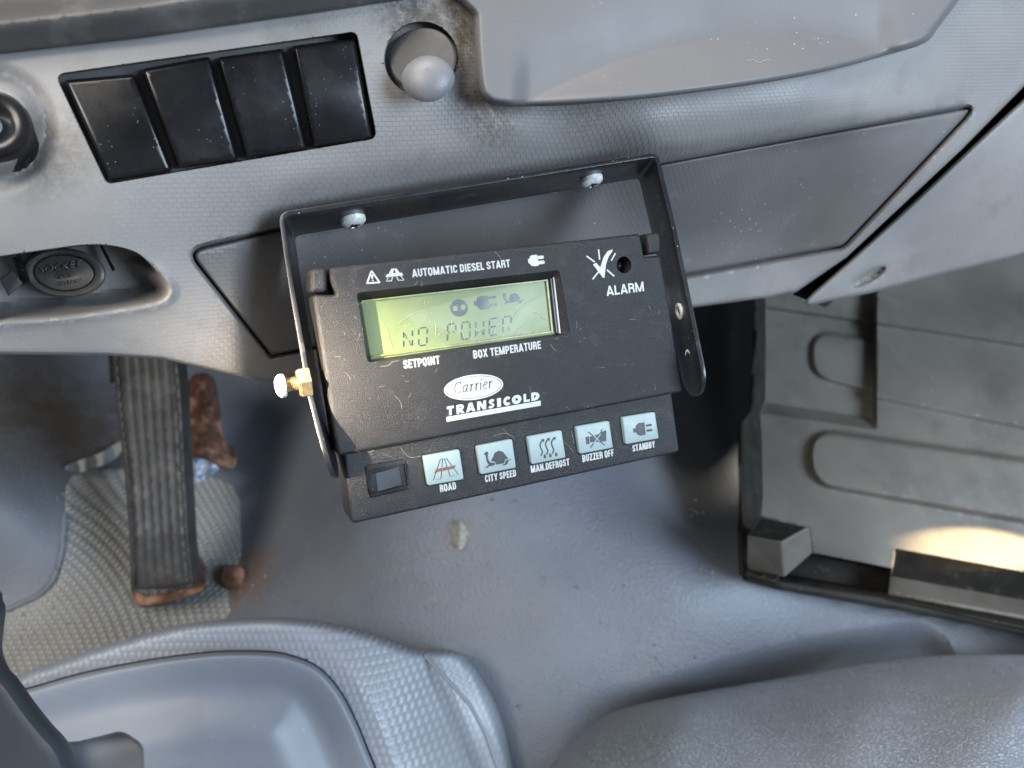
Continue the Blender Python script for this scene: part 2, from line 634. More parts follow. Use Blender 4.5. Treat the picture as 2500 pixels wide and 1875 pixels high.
dash_base = tps([(0, 0, .236), (0, 300, .232), (0, 600, .236), (0, 870, .25), (450, 0, .243), (450, 200, .243), (450, 430, .25), (300, 560, .246),
                 (300, 870, .262), (640, 905, .288), (470, 640, .262), (640, 560, .272), (900, 80, .262), (900, 340, .27), (1180, 40, .278),
                 (1180, 340, .288), (1600, 340, .312), (1600, 60, .300), (2100, 100, .33), (2100, 300, .34), (2450, 60, .355),
                 (1000, 600, .318), (1000, 760, .335), (1500, 500, .352), (1700, 740, .392), (1900, 600, .388), (2300, 380, .372), (1300, 800, .365),
                 (800, 930, .31), (1950, 690, .40), (2500, 300, .385)])
recess_sw = round_poly(tp(T1, (240, 322), (1535, 138), (1622, 595), (462, 792)), 18 / 1.0)
sock = smooth_poly(tp(TS, (-200, 410), (0, 380), (300, 337), (600, 295), (900, 258), (1200, 265), (1450, 330), (1600, 440), (1720, 580), (1800, 700),
                      (1790, 800), (1650, 870), (1200, 950), (600, 1030), (100, 1060), (-200, 1050)), True, 4)
lid_outline = round_poly(tp(T1, (800, 1078), (1210, 985)) + tp(T2, (760, 652), (2030, 418), (1490, 990), (870, 1102)) + tp(T1, (1165, 1540)),
                         [30, 0, 0, 16, 40, 0, 0])
knob_c = T1(1815, 252)
knob_r = 157 / 1.765
dial_c = (-20.0, 310.0)
shade_seam = [(-100, 590), (300, 520), (684, 505), (1200, 420), (1599, 372), (2000, 300), (2600, 190)]


def seam_y(x):
    s = np.array([(-100, 600), (300, 560), (560, 545), (684, 528), (1200, 446), (1599, 382), (2000, 320), (2370, 250), (2600, 215)], float)
    return np.interp(x, s[:, 0], s[:, 1])


def dash_surf(p):
    d = dash_base(p)
    # fascia folds back below the bracket
    k = sst(p[:, 0], 560, 760) * (1 - sst(p[:, 0], 1900, 2400))
    d = d + 0.010 * sst(p[:, 1] - seam_y(p[:, 0]), -28, 34) * k
    # soft swelling above the fold and round the left dial
    d = d - 0.0025 * np.exp(-((p[:, 1] - seam_y(p[:, 0]) + 75) / 60) ** 2) * k
    r = np.hypot(p[:, 0] - dial_c[0], (p[:, 1] - dial_c[1]))
    d = d - 0.006 * (1 - sst(r, 88, 135)) + 0.003 * np.exp(-((r - 128) / 22) ** 2)
    d = d + 0.012 * lin(r, 86.5, 83.5)
    # light bump right of the box
    d = d - 0.0025 * np.exp(-((p[:, 0] - 1260) / 70) ** 2 - ((p[:, 1] - 310) / 45) ** 2)
    return d


def dash_depth(p):
    d = dash_surf(p)
    d = d + 0.012 * lin(sdf(recess_sw, p), -1.5, 1.5)
    d = d + 0.010 * sst(sdf(lid_outline, p), -9, 9)
    s = sdf(sock, p)
    # pocket of the socket: sharp under the top edge, rolled at the bottom
    lower = sst(p[:, 1] - np.interp(p[:, 0], [0, 180, 330, 400], [690, 680, 640, 650]), -20, 40)
    top = lin(s, -1, 2)
    bot = sst(s, -16, 50)
    d = d + 0.026 * (top * (1 - lower) + bot * lower) - 0.0025 * np.exp(-((s + 2) / 11) ** 2) * lower
    d = d + 0.009 * lin(np.hypot(p[:, 0] - knob_c[0], p[:, 1] - knob_c[1]), knob_r + 1.5, knob_r - 1.5)
    return d


def circle(cx, cy, r, n=48, ry=None):
    return [(cx + r * math.cos(2 * math.pi * i / n), cy + (ry or r) * math.sin(2 * math.pi * i / n)) for i in range(n)]


dash_out = [(-150, -60), (1190, -60), (2700, -60), (2700, 150)] + tp(T2, (2212, 345), (1960, 600), (1500, 1030), (1300, 1168), (1180, 1192), (900, 1228)) + \
    [(1400, 800), (1100, 880), (900, 935)] + tp(T1, (1230, 1655), (1100, 1638), (900, 1592), (700, 1548), (470, 1532), (0, 1527)) + [(-150, 866)]
relief('fascia_panel', dash_out, dash_depth, step=11,
       loops=[(recess_sw, True, (-2.5, -1.2, 1.2, 3)), (lid_outline, True, (-9, -5, 0, 5, 9)), (sock, True, (-12, -6, -1.5, 0, 2.5, 8, 18, 30)),
              (circle(*knob_c, knob_r, 60), True, (-2, -1, 1, 2.5)),
              (circle(*dial_c, 83, 90), False, (0,)), (circle(*dial_c, 87, 90), False, (0,)), (circle(*dial_c, 100, 60), False, (0,)), (circle(*dial_c, 122, 60), False, (0,))],
       edge_r=9, edge_drop=0.005, thick=0.03, m='dash', parent=dashT, ang=45)

# storage lid set in the fascia
lid_in = inset(lid_outline, 4.5)


def lid_depth(p):
    return dash_surf(p) + 0.0006


relief('storage_lid', lid_in, lid_depth, step=12, edge_r=9, edge_drop=0.004, thick=0.008, m='lid', parent=dashT, label='grained storage lid under the bracket, shade put into its colour')

# dark trim along the top left
trim_line = tp(T1, (-200, 256), (0, 232), (600, 165), (1400, 50), (1780, -8))
trim_out = trim_line + [(1020, -60), (400, -90), (-150, -90)]


def trim_depth(p):
    y = np.interp(p[:, 0], [q[0] for q in trim_line], [q[1] for q in trim_line])
    h = y - p[:, 1]
    return dash_base(p) - 0.003 - 0.007 * lin(h, 0, 75) + 0.014 * sst(h, 45, 220) * (h / 100)


relief('upper_trim', trim_out, trim_depth, step=7, loops=[([(x, y - o_) for x, y in trim_line], False, (0,)) for o_ in (30, 45, 58, 70, 82)], edge_r=7, edge_drop=0.003, thick=0.02, m='trim', parent=dashT)

# projecting box at the upper right with a scooped face
box_out = smooth_poly(tp(T2, (8, -110), (10, 60), (18, 220), (32, 345), (58, 398), (120, 422), (300, 424), (600, 404), (900, 370), (1200, 327), (1450, 278),
                         (1680, 216), (1815, 172), (1870, 110), (1955, -5), (2020, -110)), True, 4)
crease = smooth_poly(tp(T2, (150, 440), (300, 368), (450, 300), (600, 240), (750, 195), (900, 160), (1050, 136), (1150, 127), (1270, 124), (1380, 130), (1520, 155), (1640, 188), (1760, 235)), False, 5)
crx = np.array([c[0] for c in crease])
cry = np.array([c[1] for c in crease])


def box_depth(p):
    yc = np.interp(p[:, 0], crx, cry, left=250, right=150)
    below = p[:, 1] - yc
    base = np.interp(p[:, 0], [1150, 1500, 2000, 2400], [.262, .277, .307, .332])
    up = np.clip(-below, 0, 400)
    dn = np.clip(below, 0, 200)
    gate = sst(p[:, 0], 1240, 1300) * (1 - sst(p[:, 0], 2130, 2215))
    d = base + 0.000010 * np.clip(260 - p[:, 1], -50, 400)
    ab = np.minimum(below, 0)
    d = d + gate * 0.006 * np.exp(-(ab / 110.0) ** 2) - gate * 0.00013 * dn
    return d


relief('projecting_box', box_out, box_depth, step=9, loops=[(crease, False, (0,))], edge_r=20, edge_drop=0.009, thick=0.03,
       m='dash_smooth', parent=dashT, ang=60)

# blank switches
sw = [((272, 345), (578, 318), (748, 738), (470, 782)), ((606, 298), (905, 243), (1032, 692), (766, 727)),
      ((932, 248), (1222, 208), (1328, 646), (1058, 682)), ((1258, 198), (1532, 162), (1611, 601), (1348, 634))]
for q in sw:
    o = round_poly(tp(T1, *q), 11)
    relief('blank_switch', o, lambda p: dash_surf(p) + 0.0014, step=8, edge_r=10, edge_drop=0.0045, thick=0.01, m='black', parent=dashT)


def lathe(axis_p, axis_d, prof, n=40, ref=None):
    """prof: list of (radius, height along the axis)"""
    z = Vector(axis_d).normalized()
    x = (ref or UP).cross(z).normalized()
    y = z.cross(x)
    vs, fs = [], []
    for r, h in prof:
        for i in range(n):
            a = 2 * math.pi * i / n
            vs.append(Vector(axis_p) + z * h + (x * math.cos(a) + y * math.sin(a)) * r)
    for k in range(len(prof) - 1):
        for i in range(n):
            j = (i + 1) % n
            fs.append((k * n + i, k * n + j, (k + 1) * n + j, (k + 1) * n + i))
    for k in (0, len(prof) - 1):
        if prof[k][0] > 1e-6:
            c = len(vs)
            vs.append(Vector(axis_p) + z * prof[k][1])
            fs += [(k * n + i, k * n + (i + 1) % n, c) for i in range(n)]
    return vs, fs


# knob in its round well
dn = D(-0.05, 0.15, -1).normalized()
kd = 0.2655
kp = P(*T1(1822, 262), kd + 0.004)
vs, fs = lathe(kp, dn, [(0.0118, 0), (0.0118, 0.0012), (0.0112, 0.0017), (0.0, 0.0017)], 48)
link('well_plate', mk('well_plate', vs, fs), 'trim', dashT)
kc = P(*T1(1845, 318), 0.260)
prof = [(0.0, -0.006)] + [(0.0091 * math.cos(t) * (1.0 if t > 0 else 0.92), 0.0058 * math.sin(t)) for t in np.linspace(-1.2, 1.5, 16)] + [(0.0, 0.0059)]
vs, fs = lathe(kc, dn, prof, 48)
# pull the knob into a drop shape that narrows upwards into its stem
for i, v in enumerate(vs):
    r = v - kc
    h = r.dot(UP)
    q = min(1, max(0, h / 0.0086))
    vs[i] = v - RT * r.dot(RT) * 0.10 * q - UP * 0.0016 * q * (1 if h > 0 else 0) + fwd * 0.0 - UP * 0.0012
me = mk('knob', vs, fs)
link('pull_knob', me, 'knob', dashT, 'grey rounded knob in a round well')

# dial at the left edge
dc = P(dial_c[0], dial_c[1], 0.2262)
ddn = D(0.35, 0.1, -1).normalized()
vs, fs = lathe(dc, ddn, [(0.0108, -0.02), (0.0108, 0.0012), (0.0100, 0.0028), (0.0086, 0.0032), (0.0060, 0.0022), (0.0040, 0.0006), (0.0, 0.0004)], 56)
dial = link('ignition_dial', mk('ignition_dial', vs, fs), 'black', dashT)
vs, fs = lathe(dc + ddn * 0.003, ddn, [(0.0028, -0.003), (0.0028, 0.0000), (0.0024, 0.0005), (0.0, 0.0006)], 40)
ring = link('dial_centre', mk('dial_centre', vs, fs), 'palegrey', dial)

# power socket cap in its pocket
sc_p = P(*TS(690, 560), 0.262)
san = D(0.10, -0.08, -1).normalized()


def ellipse_lathe(T, c, rx, ry, rot, d, prof):
    """cap: prof = list of (scale, forward offset) ; ellipse given in crop pixels"""
    vs, fs = [], []
    n = 48
    for s, h in prof:
        for i in range(n):
            a = 2 * math.pi * i / n
            x, y = rx * s * math.cos(a), ry * s * math.sin(a)
            X = c[0] + x * math.cos(rot) - y * math.sin(rot)
            Y = c[1] + x * math.sin(rot) + y * math.cos(rot)
            u, v = T(X, Y)
            vs.append(P(u, v, d + h))
    for k in range(len(prof) - 1):
        for i in range(n):
            j = (i + 1) % n
            fs.append((k * n + i, k * n + j, (k + 1) * n + j, (k + 1) * n + i))
    k = len(prof) - 1
    cc = len(vs)
    u, v = T(*c)
    vs.append(P(u, v, d + prof[-1][1]))
    fs += [(k * n + i, k * n + (i + 1) % n, cc) for i in range(n)]
    return vs, fs


vs, fs = ellipse_lathe(TS, (690, 558), 452, 268, 0.06, 0.2555, [(1.0, 0.012), (1.0, 0.001), (0.97, -0.0006), (0.90, -0.0012), (0.80, -0.0008), (0.745, 0.0), (0.725, 0.0014), (0.70, 0.0), (0.66, -0.0003), (0.0, -0.0004)])
cap = link('socket_cap', mk('socket_cap', vs, fs, ang=50), 'cap', dashT)


def quadbox(T, pts, d, h, name, m, parent, r=2, label=None):
    o = round_poly([T(*p) for p in pts], r)
    return relief(name, o, (lambda p: np.full(len(p), d)) if not callable(d) else d, step=6, edge_r=r, edge_drop=0.0008, thick=h, m=m, parent=parent, label=label)


quadbox(TS, [(0, 620), (125, 530), (250, 670), (90, 815)], 0.249, 0.006, 'cap_tab', 'cap', cap, 3)
quadbox(TS, [(130, 400), (220, 345), (330, 650), (240, 700)], 0.2535, 0.006, 'cap_hinge', 'black', cap, 3)
quadbox(TS, [(1075, 262), (1110, 262), (1245, 520), (1215, 545)], 0.262, 0.004, 'spring_wire', 'black', cap, 2)

# side panel to the right of the dark gap
side_out = smooth_poly(tp(T2, (2400, 230), (2212, 395), (2000, 590), (1800, 780), (1600, 965), (1450, 1100), (1345, 1195), (1350, 1222), (1420, 1208),
                          (1600, 1172), (1800, 1120), (2000, 1072), (2212, 1020), (2400, 980)), True, 3)
hole = circle(*T2(1590, 1108), 46, 24, 12)


def rot2(pts, c, a):
    return [(c[0] + (x - c[0]) * math.cos(a) - (y - c[1]) * math.sin(a), c[1] + (x - c[0]) * math.sin(a) + (y - c[1]) * math.cos(a)) for x, y in pts]


hole = rot2(hole, T2(1590, 1108), -0.5)
side_base = tps([(2600, 200, .385), (2500, 300, .385), (2250, 480, .395), (2000, 720, .415), (2500, 620, .43), (2250, 650, .425), (2560, 450, .405)])


def side_depth(p):
    return side_base(p) + 0.006 * sst(sdf(hole, p), -5, 8)


relief('side_panel', side_out, side_depth, step=11, loops=[(hole, True, (-3, 0, 3))], edge_r=10, edge_drop=0.006, thick=0.04, m='dash', parent=dashT, label='curved side panel beyond the dark gap')
# black sheet behind the gap, the gap's shade put into its colour
ln = tp(T2, (2400, 100), (2212, 300), (1300, 1100), (1290, 1180), (1420, 1230), (2212, 500), (2400, 330))
relief('gap_shade_sheet', ln, lambda p: side_base(p) + 0.03, step=25, thick=0.01, m='void', parent=dashT)

# deck of the dashboard running away to the windscreen, and the bulkhead behind the pedals
dk = [(-.75, .15, .22), (.78, .235, .38), (1.15, .47, 1.3), (-.95, .28, 1.2)]
dv = [V(*q) for q in dk] + [V(q[0], q[1] + .02, q[2]) for q in dk]
BOXF = [(0, 1, 2, 3), (4, 5, 6, 7), (0, 1, 5, 4), (1, 2, 6, 5), (2, 3, 7, 6), (3, 0, 4, 7)]
link('upper_deck', mk('upper_deck', dv, BOXF, False), 'trim', dashT)
bk = [(-1.0, .4, 1.2), (1.2, .55, 1.3), (1.2, -.9, 1.32), (-1.0, -.9, 1.22)]
bv0 = [V(*q) for q in bk] + [V(q[0], q[1], q[2] + .02) for q in bk]
bkw = link('bulkhead', mk('bulkhead', bv0, BOXF, False), 'trim')
tag(bkw, 'dark bulkhead hidden behind the dashboard and pedals', None, 'structure')

# ================================================================== CONTROL UNIT
uo = [(774, 655.5), (1606, 567), (1655, 1100), (866, 1278)]
rr = [np.array([(u - CX) / F, (CY - v) / F, 1.0]) for u, v in uo]
sol = np.linalg.solve(np.array([-rr[1], rr[2], -rr[3]]).T, -rr[0])
dd = [1, *sol]
pp = [dd[i] * rr[i] for i in range(4)]
sc = 0.13 / np.linalg.norm(pp[1] - pp[0])
pp = [q * sc for q in pp]
ax = (pp[1] - pp[0]) / 0.13
bx = pp[3] - pp[0]
bx = bx - ax * (bx @ ax)
by = -bx / np.linalg.norm(bx)
nz = np.cross(ax, by)
UO = pp[0]                      # unit frame origin (upper left corner of its face), in viewing axes
if nz[2] > 0:
    nz = -nz


def UL(u, v, h=0.0):            # picture point -> unit face coordinates at height h
    r = np.array([(u - CX) / F, (CY - v) / F, 1.0])
    t = ((UO + nz * h) @ nz) / (r @ nz)
    q = r * t - UO
    return (q @ ax, q @ by)


def UW(x, y, z):                # unit coordinates -> world
    q = UO + ax * x + by * y + nz * z
    return V(*q)


Mu = Matrix((D(*ax), D(*by), D(*nz))).transposed().to_4x4()
Mu.translation = V(*UO)
unitT = bpy.data.objects.new('control_unit', None)
unitT.empty_display_size = 0.02
C.objects.link(unitT)
unitT.matrix_world = Mu
tag(unitT, 'black refrigeration control unit with green display and five pale buttons, hung in the bracket', 'control unit')


def slab(outline, ztop, thick, r, holes=(), arc=5):
    """local solid: rounded front edge, holes = (loop, depth, draft, floor?)"""
    vs, fs = [], []
    n = len(outline)
    prof = [(0, -thick), (0, -r)] + [(r * (1 - math.cos(t)), -r + r * math.sin(t)) for t in np.linspace(0, math.pi / 2, arc + 1)[1:]]
    for ins, z in prof:
        lp = inset(outline, ins) if ins > 0 else outline
        vs += [(x, y, ztop + z) for x, y in lp]
    for k in range(len(prof) - 1):
        for i in range(n):
            j = (i + 1) % n
            fs.append((k * n + i, k * n + j, (k + 1) * n + j, (k + 1) * n + i))
    fs.append(tuple(range(n)))
    top = [(vs[(len(prof) - 1) * n + i][0], vs[(len(prof) - 1) * n + i][1]) for i in range(n)]
    loops = [top] + [h[0] for h in holes]
    pts, edges = [], []
    for lp in loops:
        b = len(pts)
        pts += lp
        edges += [(b + i, b + (i + 1) % len(lp)) for i in range(len(lp))]
    vv, ee, ff, *_ = delaunay_2d_cdt([Vector(p) for p in pts], edges, [], 1, 1e-7)
    P2 = np.array([(v.x, v.y) for v in vv])
    base = len(vs)
    vs += [(p[0], p[1], ztop) for p in P2]
    for f in ff:
        c = np.array([P2[list(f)].mean(0)])
        if any(inside(h[0], c)[0] for h in holes):
            continue
        fs.append(tuple(base + i for i in f))
    for h in holes:
        lp, dep, draft, floor = h
        m_ = len(lp)
        b = len(vs)
        low = draft if isinstance(draft, list) else inset(lp, draft)
        vs += [(x, y, ztop) for x, y in lp] + [(x, y, ztop - 0.0003) for x, y in lp] + [(x, y, ztop - dep) for x, y in low]
        for k in (0, 1):
            for i in range(m_):
                j = (i + 1) % m_
                fs.append((b + k * m_ + i, b + k * m_ + j, b + (k + 1) * m_ + j, b + (k + 1) * m_ + i))
        if floor:
            fs.append(tuple(b + 2 * m_ + i for i in range(m_)))
    me = bpy.data.meshes.new('slab')
    bm = bmesh.new()
    bv = [bm.verts.new(v) for v in vs]
    for f in fs:
        try:
            bm.faces.new([bv[i] for i in f])
        except ValueError:
            pass
    bmesh.ops.remove_doubles(bm, verts=bm.verts, dist=2e-6)
    bmesh.ops.recalc_face_normals(bm, faces=bm.faces)
    bm.to_mesh(me)
    bm.free()
    me.shade_smooth()
    me.set_sharp_from_angle(angle=math.radians(32))
    return me


def L_(T, pts, h=0.0):
    return [UL(*T(*p), h) for p in pts]


cover = round_poly([UL(*T5(548, 428)), UL(*T5(560, 560)), UL(*T5(612, 688)), UL(*T5(392, 676)), UL(824, 1116), UL(1671, 957), UL(*T6(1202, 727)), UL(*T6(1092, 735)),
                    UL(*T6(1078, 640)), UL(*T6(1060, 580))], [0.0015, 0.001, 0.0006, 0.002, 0.0022, 0.0022, 0.0015, 0.0006, 0.0008, 0.001], 6)
if area2(cover) < 0:
    cover = cover[::-1]
win = round_poly([UL(*T5(803, 668)), UL(*T5(905, 1318)), UL(*TA(2108, 1205)), UL(*TA(1940, 240))], [0.0012, 0.0012, 0.0014, 0.0014], 5)
WH = -0.0042
winlow = round_poly([UL(*T5(845, 738), WH), UL(*T5(938, 1292), WH), UL(*TA(1885, 1200), WH), UL(*TA(1790, 385), WH)], 0.0008, 5)
led = UL(*T6(950, 793))
ledl = [(led[0] + 0.0032 * math.cos(a), led[1] + 0.0032 * math.sin(a)) for a in np.linspace(0, 2 * math.pi, 32, endpoint=False)]
me = slab(cover, 0, 0.0125, 0.0016, [(win, 0.0042, winlow, False), (ledl, 0.006, 0.0012, True)])
link('front_cover', me, 'unit', unitT)

low = round_poly([UL(838, 1095, -.002), UL(859, 1281, -.002), UL(1661, 1104, -.002), UL(1641, 950, -.002)], [0.0, 0.0018, 0.0018, 0.0], 6)
low = [UL(833, 1060, -.002)] + low[1:-1] + [UL(1636, 920, -.002)]
if area2(low) < 0:
    low = low[::-1]
btns = [[T7(*p) for p in q] for q in [((1000, 925), (1352, 858), (1394, 1147), (1046, 1210)), ((1513, 828), (1860, 758), (1898, 1037), (1556, 1102))]] + \
       [[T8(*p) for p in q] for q in [((218, 768), (607, 694), (653, 1002), (268, 1080)), ((765, 655), (1142, 588), (1186, 892), (810, 962)), ((1287, 548), (1657, 488), (1701, 787), (1328, 854))]]
BH = -0.0006
holes = []
for q in btns:
    lp = round_poly([UL(*p, BH) for p in q], 0.0008, 4)
    if area2(lp) < 0:
        lp = lp[::-1]
    c = np.mean(lp, 0)
    grow = inset(lp, -0.0004)
    holes.append((grow, 0.003, 0.0, True))
rk = round_poly([UL(*T7(432, 1012), -.002), UL(*T7(822, 950), -.002), UL(*T7(866, 1240), -.002), UL(*T7(484, 1328), -.002)], 0.0007, 4)
if area2(rk) < 0:
    rk = rk[::-1]
holes.append((rk, 0.0005, 0.0, False))
rk2 = round_poly([UL(*T7(440, 1058), -.0025), UL(*T7(832, 990), -.0025), UL(*T7(852, 1200), -.0025), UL(*T7(470, 1288), -.0025)], 0.0004, 4)
if area2(rk2) < 0:
    rk2 = rk2[::-1]
me = slab(low, -0.002, 0.0165, 0.0014, holes)
link('lower_housing', me, 'unit', unitT)
# rear body behind the cover
rear = round_poly([UL(*T5(450, 470)), (0.0015, -0.066), (0.1265, -0.066), UL(*T6(1150, 600))], 0.001, 3)
if area2(rear) < 0:
    rear = rear[::-1]
me = slab(rear, -0.009, 0.0095, 0.001)
link('rear_housing', me, 'unit', unitT)

# rocker switch with its bezel ring
me = slab(rk, -0.0016, 0.0009, 0.0003, [(rk2, 0.006, 0.0, True)])
rock = link('rocker_switch', me, 'black', unitT)


def poly3(pts3, faces, name, m, parent, smooth=False, label=None):
    me = mk(name, pts3, faces, smooth)
    return link(name, me, m, parent, label)


a, b_, c, d_ = [UL(*T7(*p), -.0016) for p in ((542, 1086), (806, 1024), (832, 1192), (562, 1262))]
e, f_ = [UL(*T7(*p), -.0032) for p in ((478, 1096), (508, 1276))]
zt, z2, zb = -0.0012, -0.0030, -0.007
pts = [(*a, zt), (*b_, zt - 0.0015), (*c, zt - 0.0015), (*d_, zt), (*e, z2), (*f_, z2), (*a, zb), (*b_, zb), (*c, zb), (*d_, zb), (*e, zb), (*f_, zb)]
poly3(pts, [(0, 1, 2, 3), (0, 3, 5, 4), (0, 4, 10, 6), (0, 6, 7, 1), (3, 9, 11, 5), (3, 2, 8, 9), (1, 7, 8, 2), (4, 5, 11, 10)], 'rocker', 'glossblack', rock)

# display
lz = WH - 0.0002
lo = inset(winlow if area2(winlow) > 0 else winlow[::-1], -0.0012)
me = slab(lo, lz, 0.0015, 0.0001)
disp = link('display', me, 'lcd', unitT, 'green liquid crystal display reading NO POWER')
# clear edges of the display stack at the right and along the top
def bar(p, q, wdt, z0, z1, name, m, parent):
    p, q = np.array(p), np.array(q)
    t = (q - p) / np.linalg.norm(q - p)
    n = np.array([-t[1], t[0]]) * wdt / 2
    c4 = [p - n, q - n, q + n, p + n]
    v = [(*x, z0) for x in c4] + [(*x, z1) for x in c4]
    return poly3(v, [(0, 1, 2, 3), (4, 5, 6, 7), (0, 1, 5, 4), (1, 2, 6, 5), (2, 3, 7, 6), (3, 0, 4, 7)], name, m, parent)


hh = WH + 0.0006
bar(UL(*TA(1752, 380), hh), UL(*TA(1838, 1180), hh), 0.0007, WH, hh, 'display_edge', 'lcdedge', disp)
bar(UL(*TA(1800, 370), hh), UL(*TA(1890, 1180), hh), 0.0005, WH, hh + .0008, 'display_edge', 'cap', disp)
bar(UL(*TA(1835, 350), hh), UL(*TA(1930, 1190), hh), 0.0005, WH, hh + .0012, 'display_edge', 'palegrey', disp)
bar(UL(*T5(850, 745), hh), UL(*TA(1745, 395), hh), 0.0005, WH, hh, 'display_edge', 'lcdedge', disp)
bar(UL(*T5(945, 1262), hh), UL(*TA(1830, 1165), hh), 0.0005, WH, hh, 'display_edge', 'lcdedge', disp)


# ---- flat print on the unit
def print_poly(polys, z, name, m, parent, holes_=(), t=0.00006):
    """polys: list of loops (local 2D) -> one thin raised print"""
    bm = bmesh.new()
    pts, edges = [], []
    for lp in list(polys) + list(holes_):
        b = len(pts)
        pts += [tuple(q) for q in lp]
        edges += [(b + i, b + (i + 1) % len(lp)) for i in range(len(lp))]
    vv, ee, ff, *_ = delaunay_2d_cdt([Vector(p) * 1000 for p in pts], edges, [], 0, 1e-5)
    P2 = np.array([(v.x, v.y) for v in vv]) / 1000
    cen_ = np.array([P2[list(f)].mean(0) for f in ff])
    ok = np.zeros(len(ff), bool)
    for lp in polys:
        ok |= inside(lp, cen_)
    for h in holes_:
        ok &= ~inside(h, cen_)
    bv = [bm.verts.new((x, y, z)) for x, y in P2]
    for f, k in zip(ff, ok):
        if k:
            bm.faces.new([bv[i] for i in f])
    for v in [v for v in bm.verts if not v.link_faces]:
        bm.verts.remove(v)
    r = bmesh.ops.extrude_face_region(bm, geom=bm.faces[:])
    bmesh.ops.translate(bm, verts=[g for g in r['geom'] if isinstance(g, bmesh.types.BMVert)], vec=(0, 0, -t))
    bmesh.ops.recalc_face_normals(bm, faces=bm.faces)
    me = bpy.data.meshes.new(name)
    bm.to_mesh(me)
    bm.free()
    return link(name, me, m, parent)


def stroke(pts, w0, w1=None):
    """ribbon polygon along pts with width from w0 to w1"""
    w1 = w0 if w1 is None else w1
    P_ = np.array(pts, float)
    T_ = np.gradient(P_, axis=0)
    T_ /= np.linalg.norm(T_, axis=1)[:, None] + 1e-12
    N_ = np.c_[-T_[:, 1], T_[:, 0]]
    ws = np.linspace(w0, w1, len(P_))[:, None] / 2
    if callable(w0):
        pass
    return [tuple(x) for x in P_ + N_ * ws] + [tuple(x) for x in (P_ - N_ * ws)[::-1]]


def text_on(body, pl, pr, cap_px, z, m, parent, bold=0.02, shear=0.0, spacing=1.0, name='lettering', frame=None, t=0.00005):
    """text from baseline point pl to pr (picture coordinates) with cap height in picture pixels"""
    cu = bpy.data.curves.new('text', 'FONT')
    cu.body = body
    cu.size = 1.0
    cu.offset = bold
    cu.shear = shear
    cu.space_character = spacing
    cu.resolution_u = 6
    cu.fill_mode = 'FRONT'
    to = bpy.data.objects.new('text', cu)
    C.objects.link(to)
    dg = bpy.context.evaluated_depsgraph_get()
    me = bpy.data.meshes.new_from_object(to.evaluated_get(dg))
    bpy.data.objects.remove(to)
    bpy.data.curves.remove(cu)
    co_ = np.array([v.co[:2] for v in me.vertices])
    x0, x1 = co_[:, 0].min(), co_[:, 0].max()
    fr = frame or (lambda u, v: (*UL(u, v, z), z))
    a0, a1 = np.array(fr(*pl)), np.array(fr(*pr))
    # cap direction: perpendicular pixel offset upwards
    mid = ((pl[0] + pr[0]) / 2, (pl[1] + pr[1]) / 2)
    if frame is None:
        s = np.linalg.norm(np.array(fr(mid[0], mid[1] - cap_px)) - np.array(fr(*mid)))
        t_ = (a1 - a0) / np.linalg.norm(a1 - a0)
        upv = np.array([-t_[1], t_[0], 0])
    else:
        c1 = np.array(fr(mid[0] + cap_px * 0.1, mid[1] - cap_px))
        upv = c1 - np.array(fr(*mid))
        s = np.linalg.norm(upv)
        upv /= s
        t_ = (a1 - a0) / np.linalg.norm(a1 - a0)
    CAPH = 0.729 * 0.95
    Wd = np.linalg.norm(a1 - a0)
    for v, q in zip(me.vertices, co_):
        p = a0 + t_ * ((q[0] - x0) / (x1 - x0) * Wd) + upv * (q[1] / CAPH * s)
        v.co = p
    bm = bmesh.new()
    bm.from_mesh(me)
    nrm = np.cross(t_, upv)
    r = bmesh.ops.extrude_face_region(bm, geom=bm.faces[:])
    bmesh.ops.translate(bm, verts=[g for g in r['geom'] if isinstance(g, bmesh.types.BMVert)], vec=Vector(-nrm * t))
    bmesh.ops.recalc_face_normals(bm, faces=bm.faces)
    bm.to_mesh(me)
    bm.free()
    me.materials.clear()
    me.name = name
    return link(name, me, m, parent)


def _arc(cx, cy, rx, ry, a0, a1, n=7):
    return [(cx + rx * math.cos(math.radians(a)), cy + ry * math.sin(math.radians(a))) for a in np.linspace(a0, a1, n)]


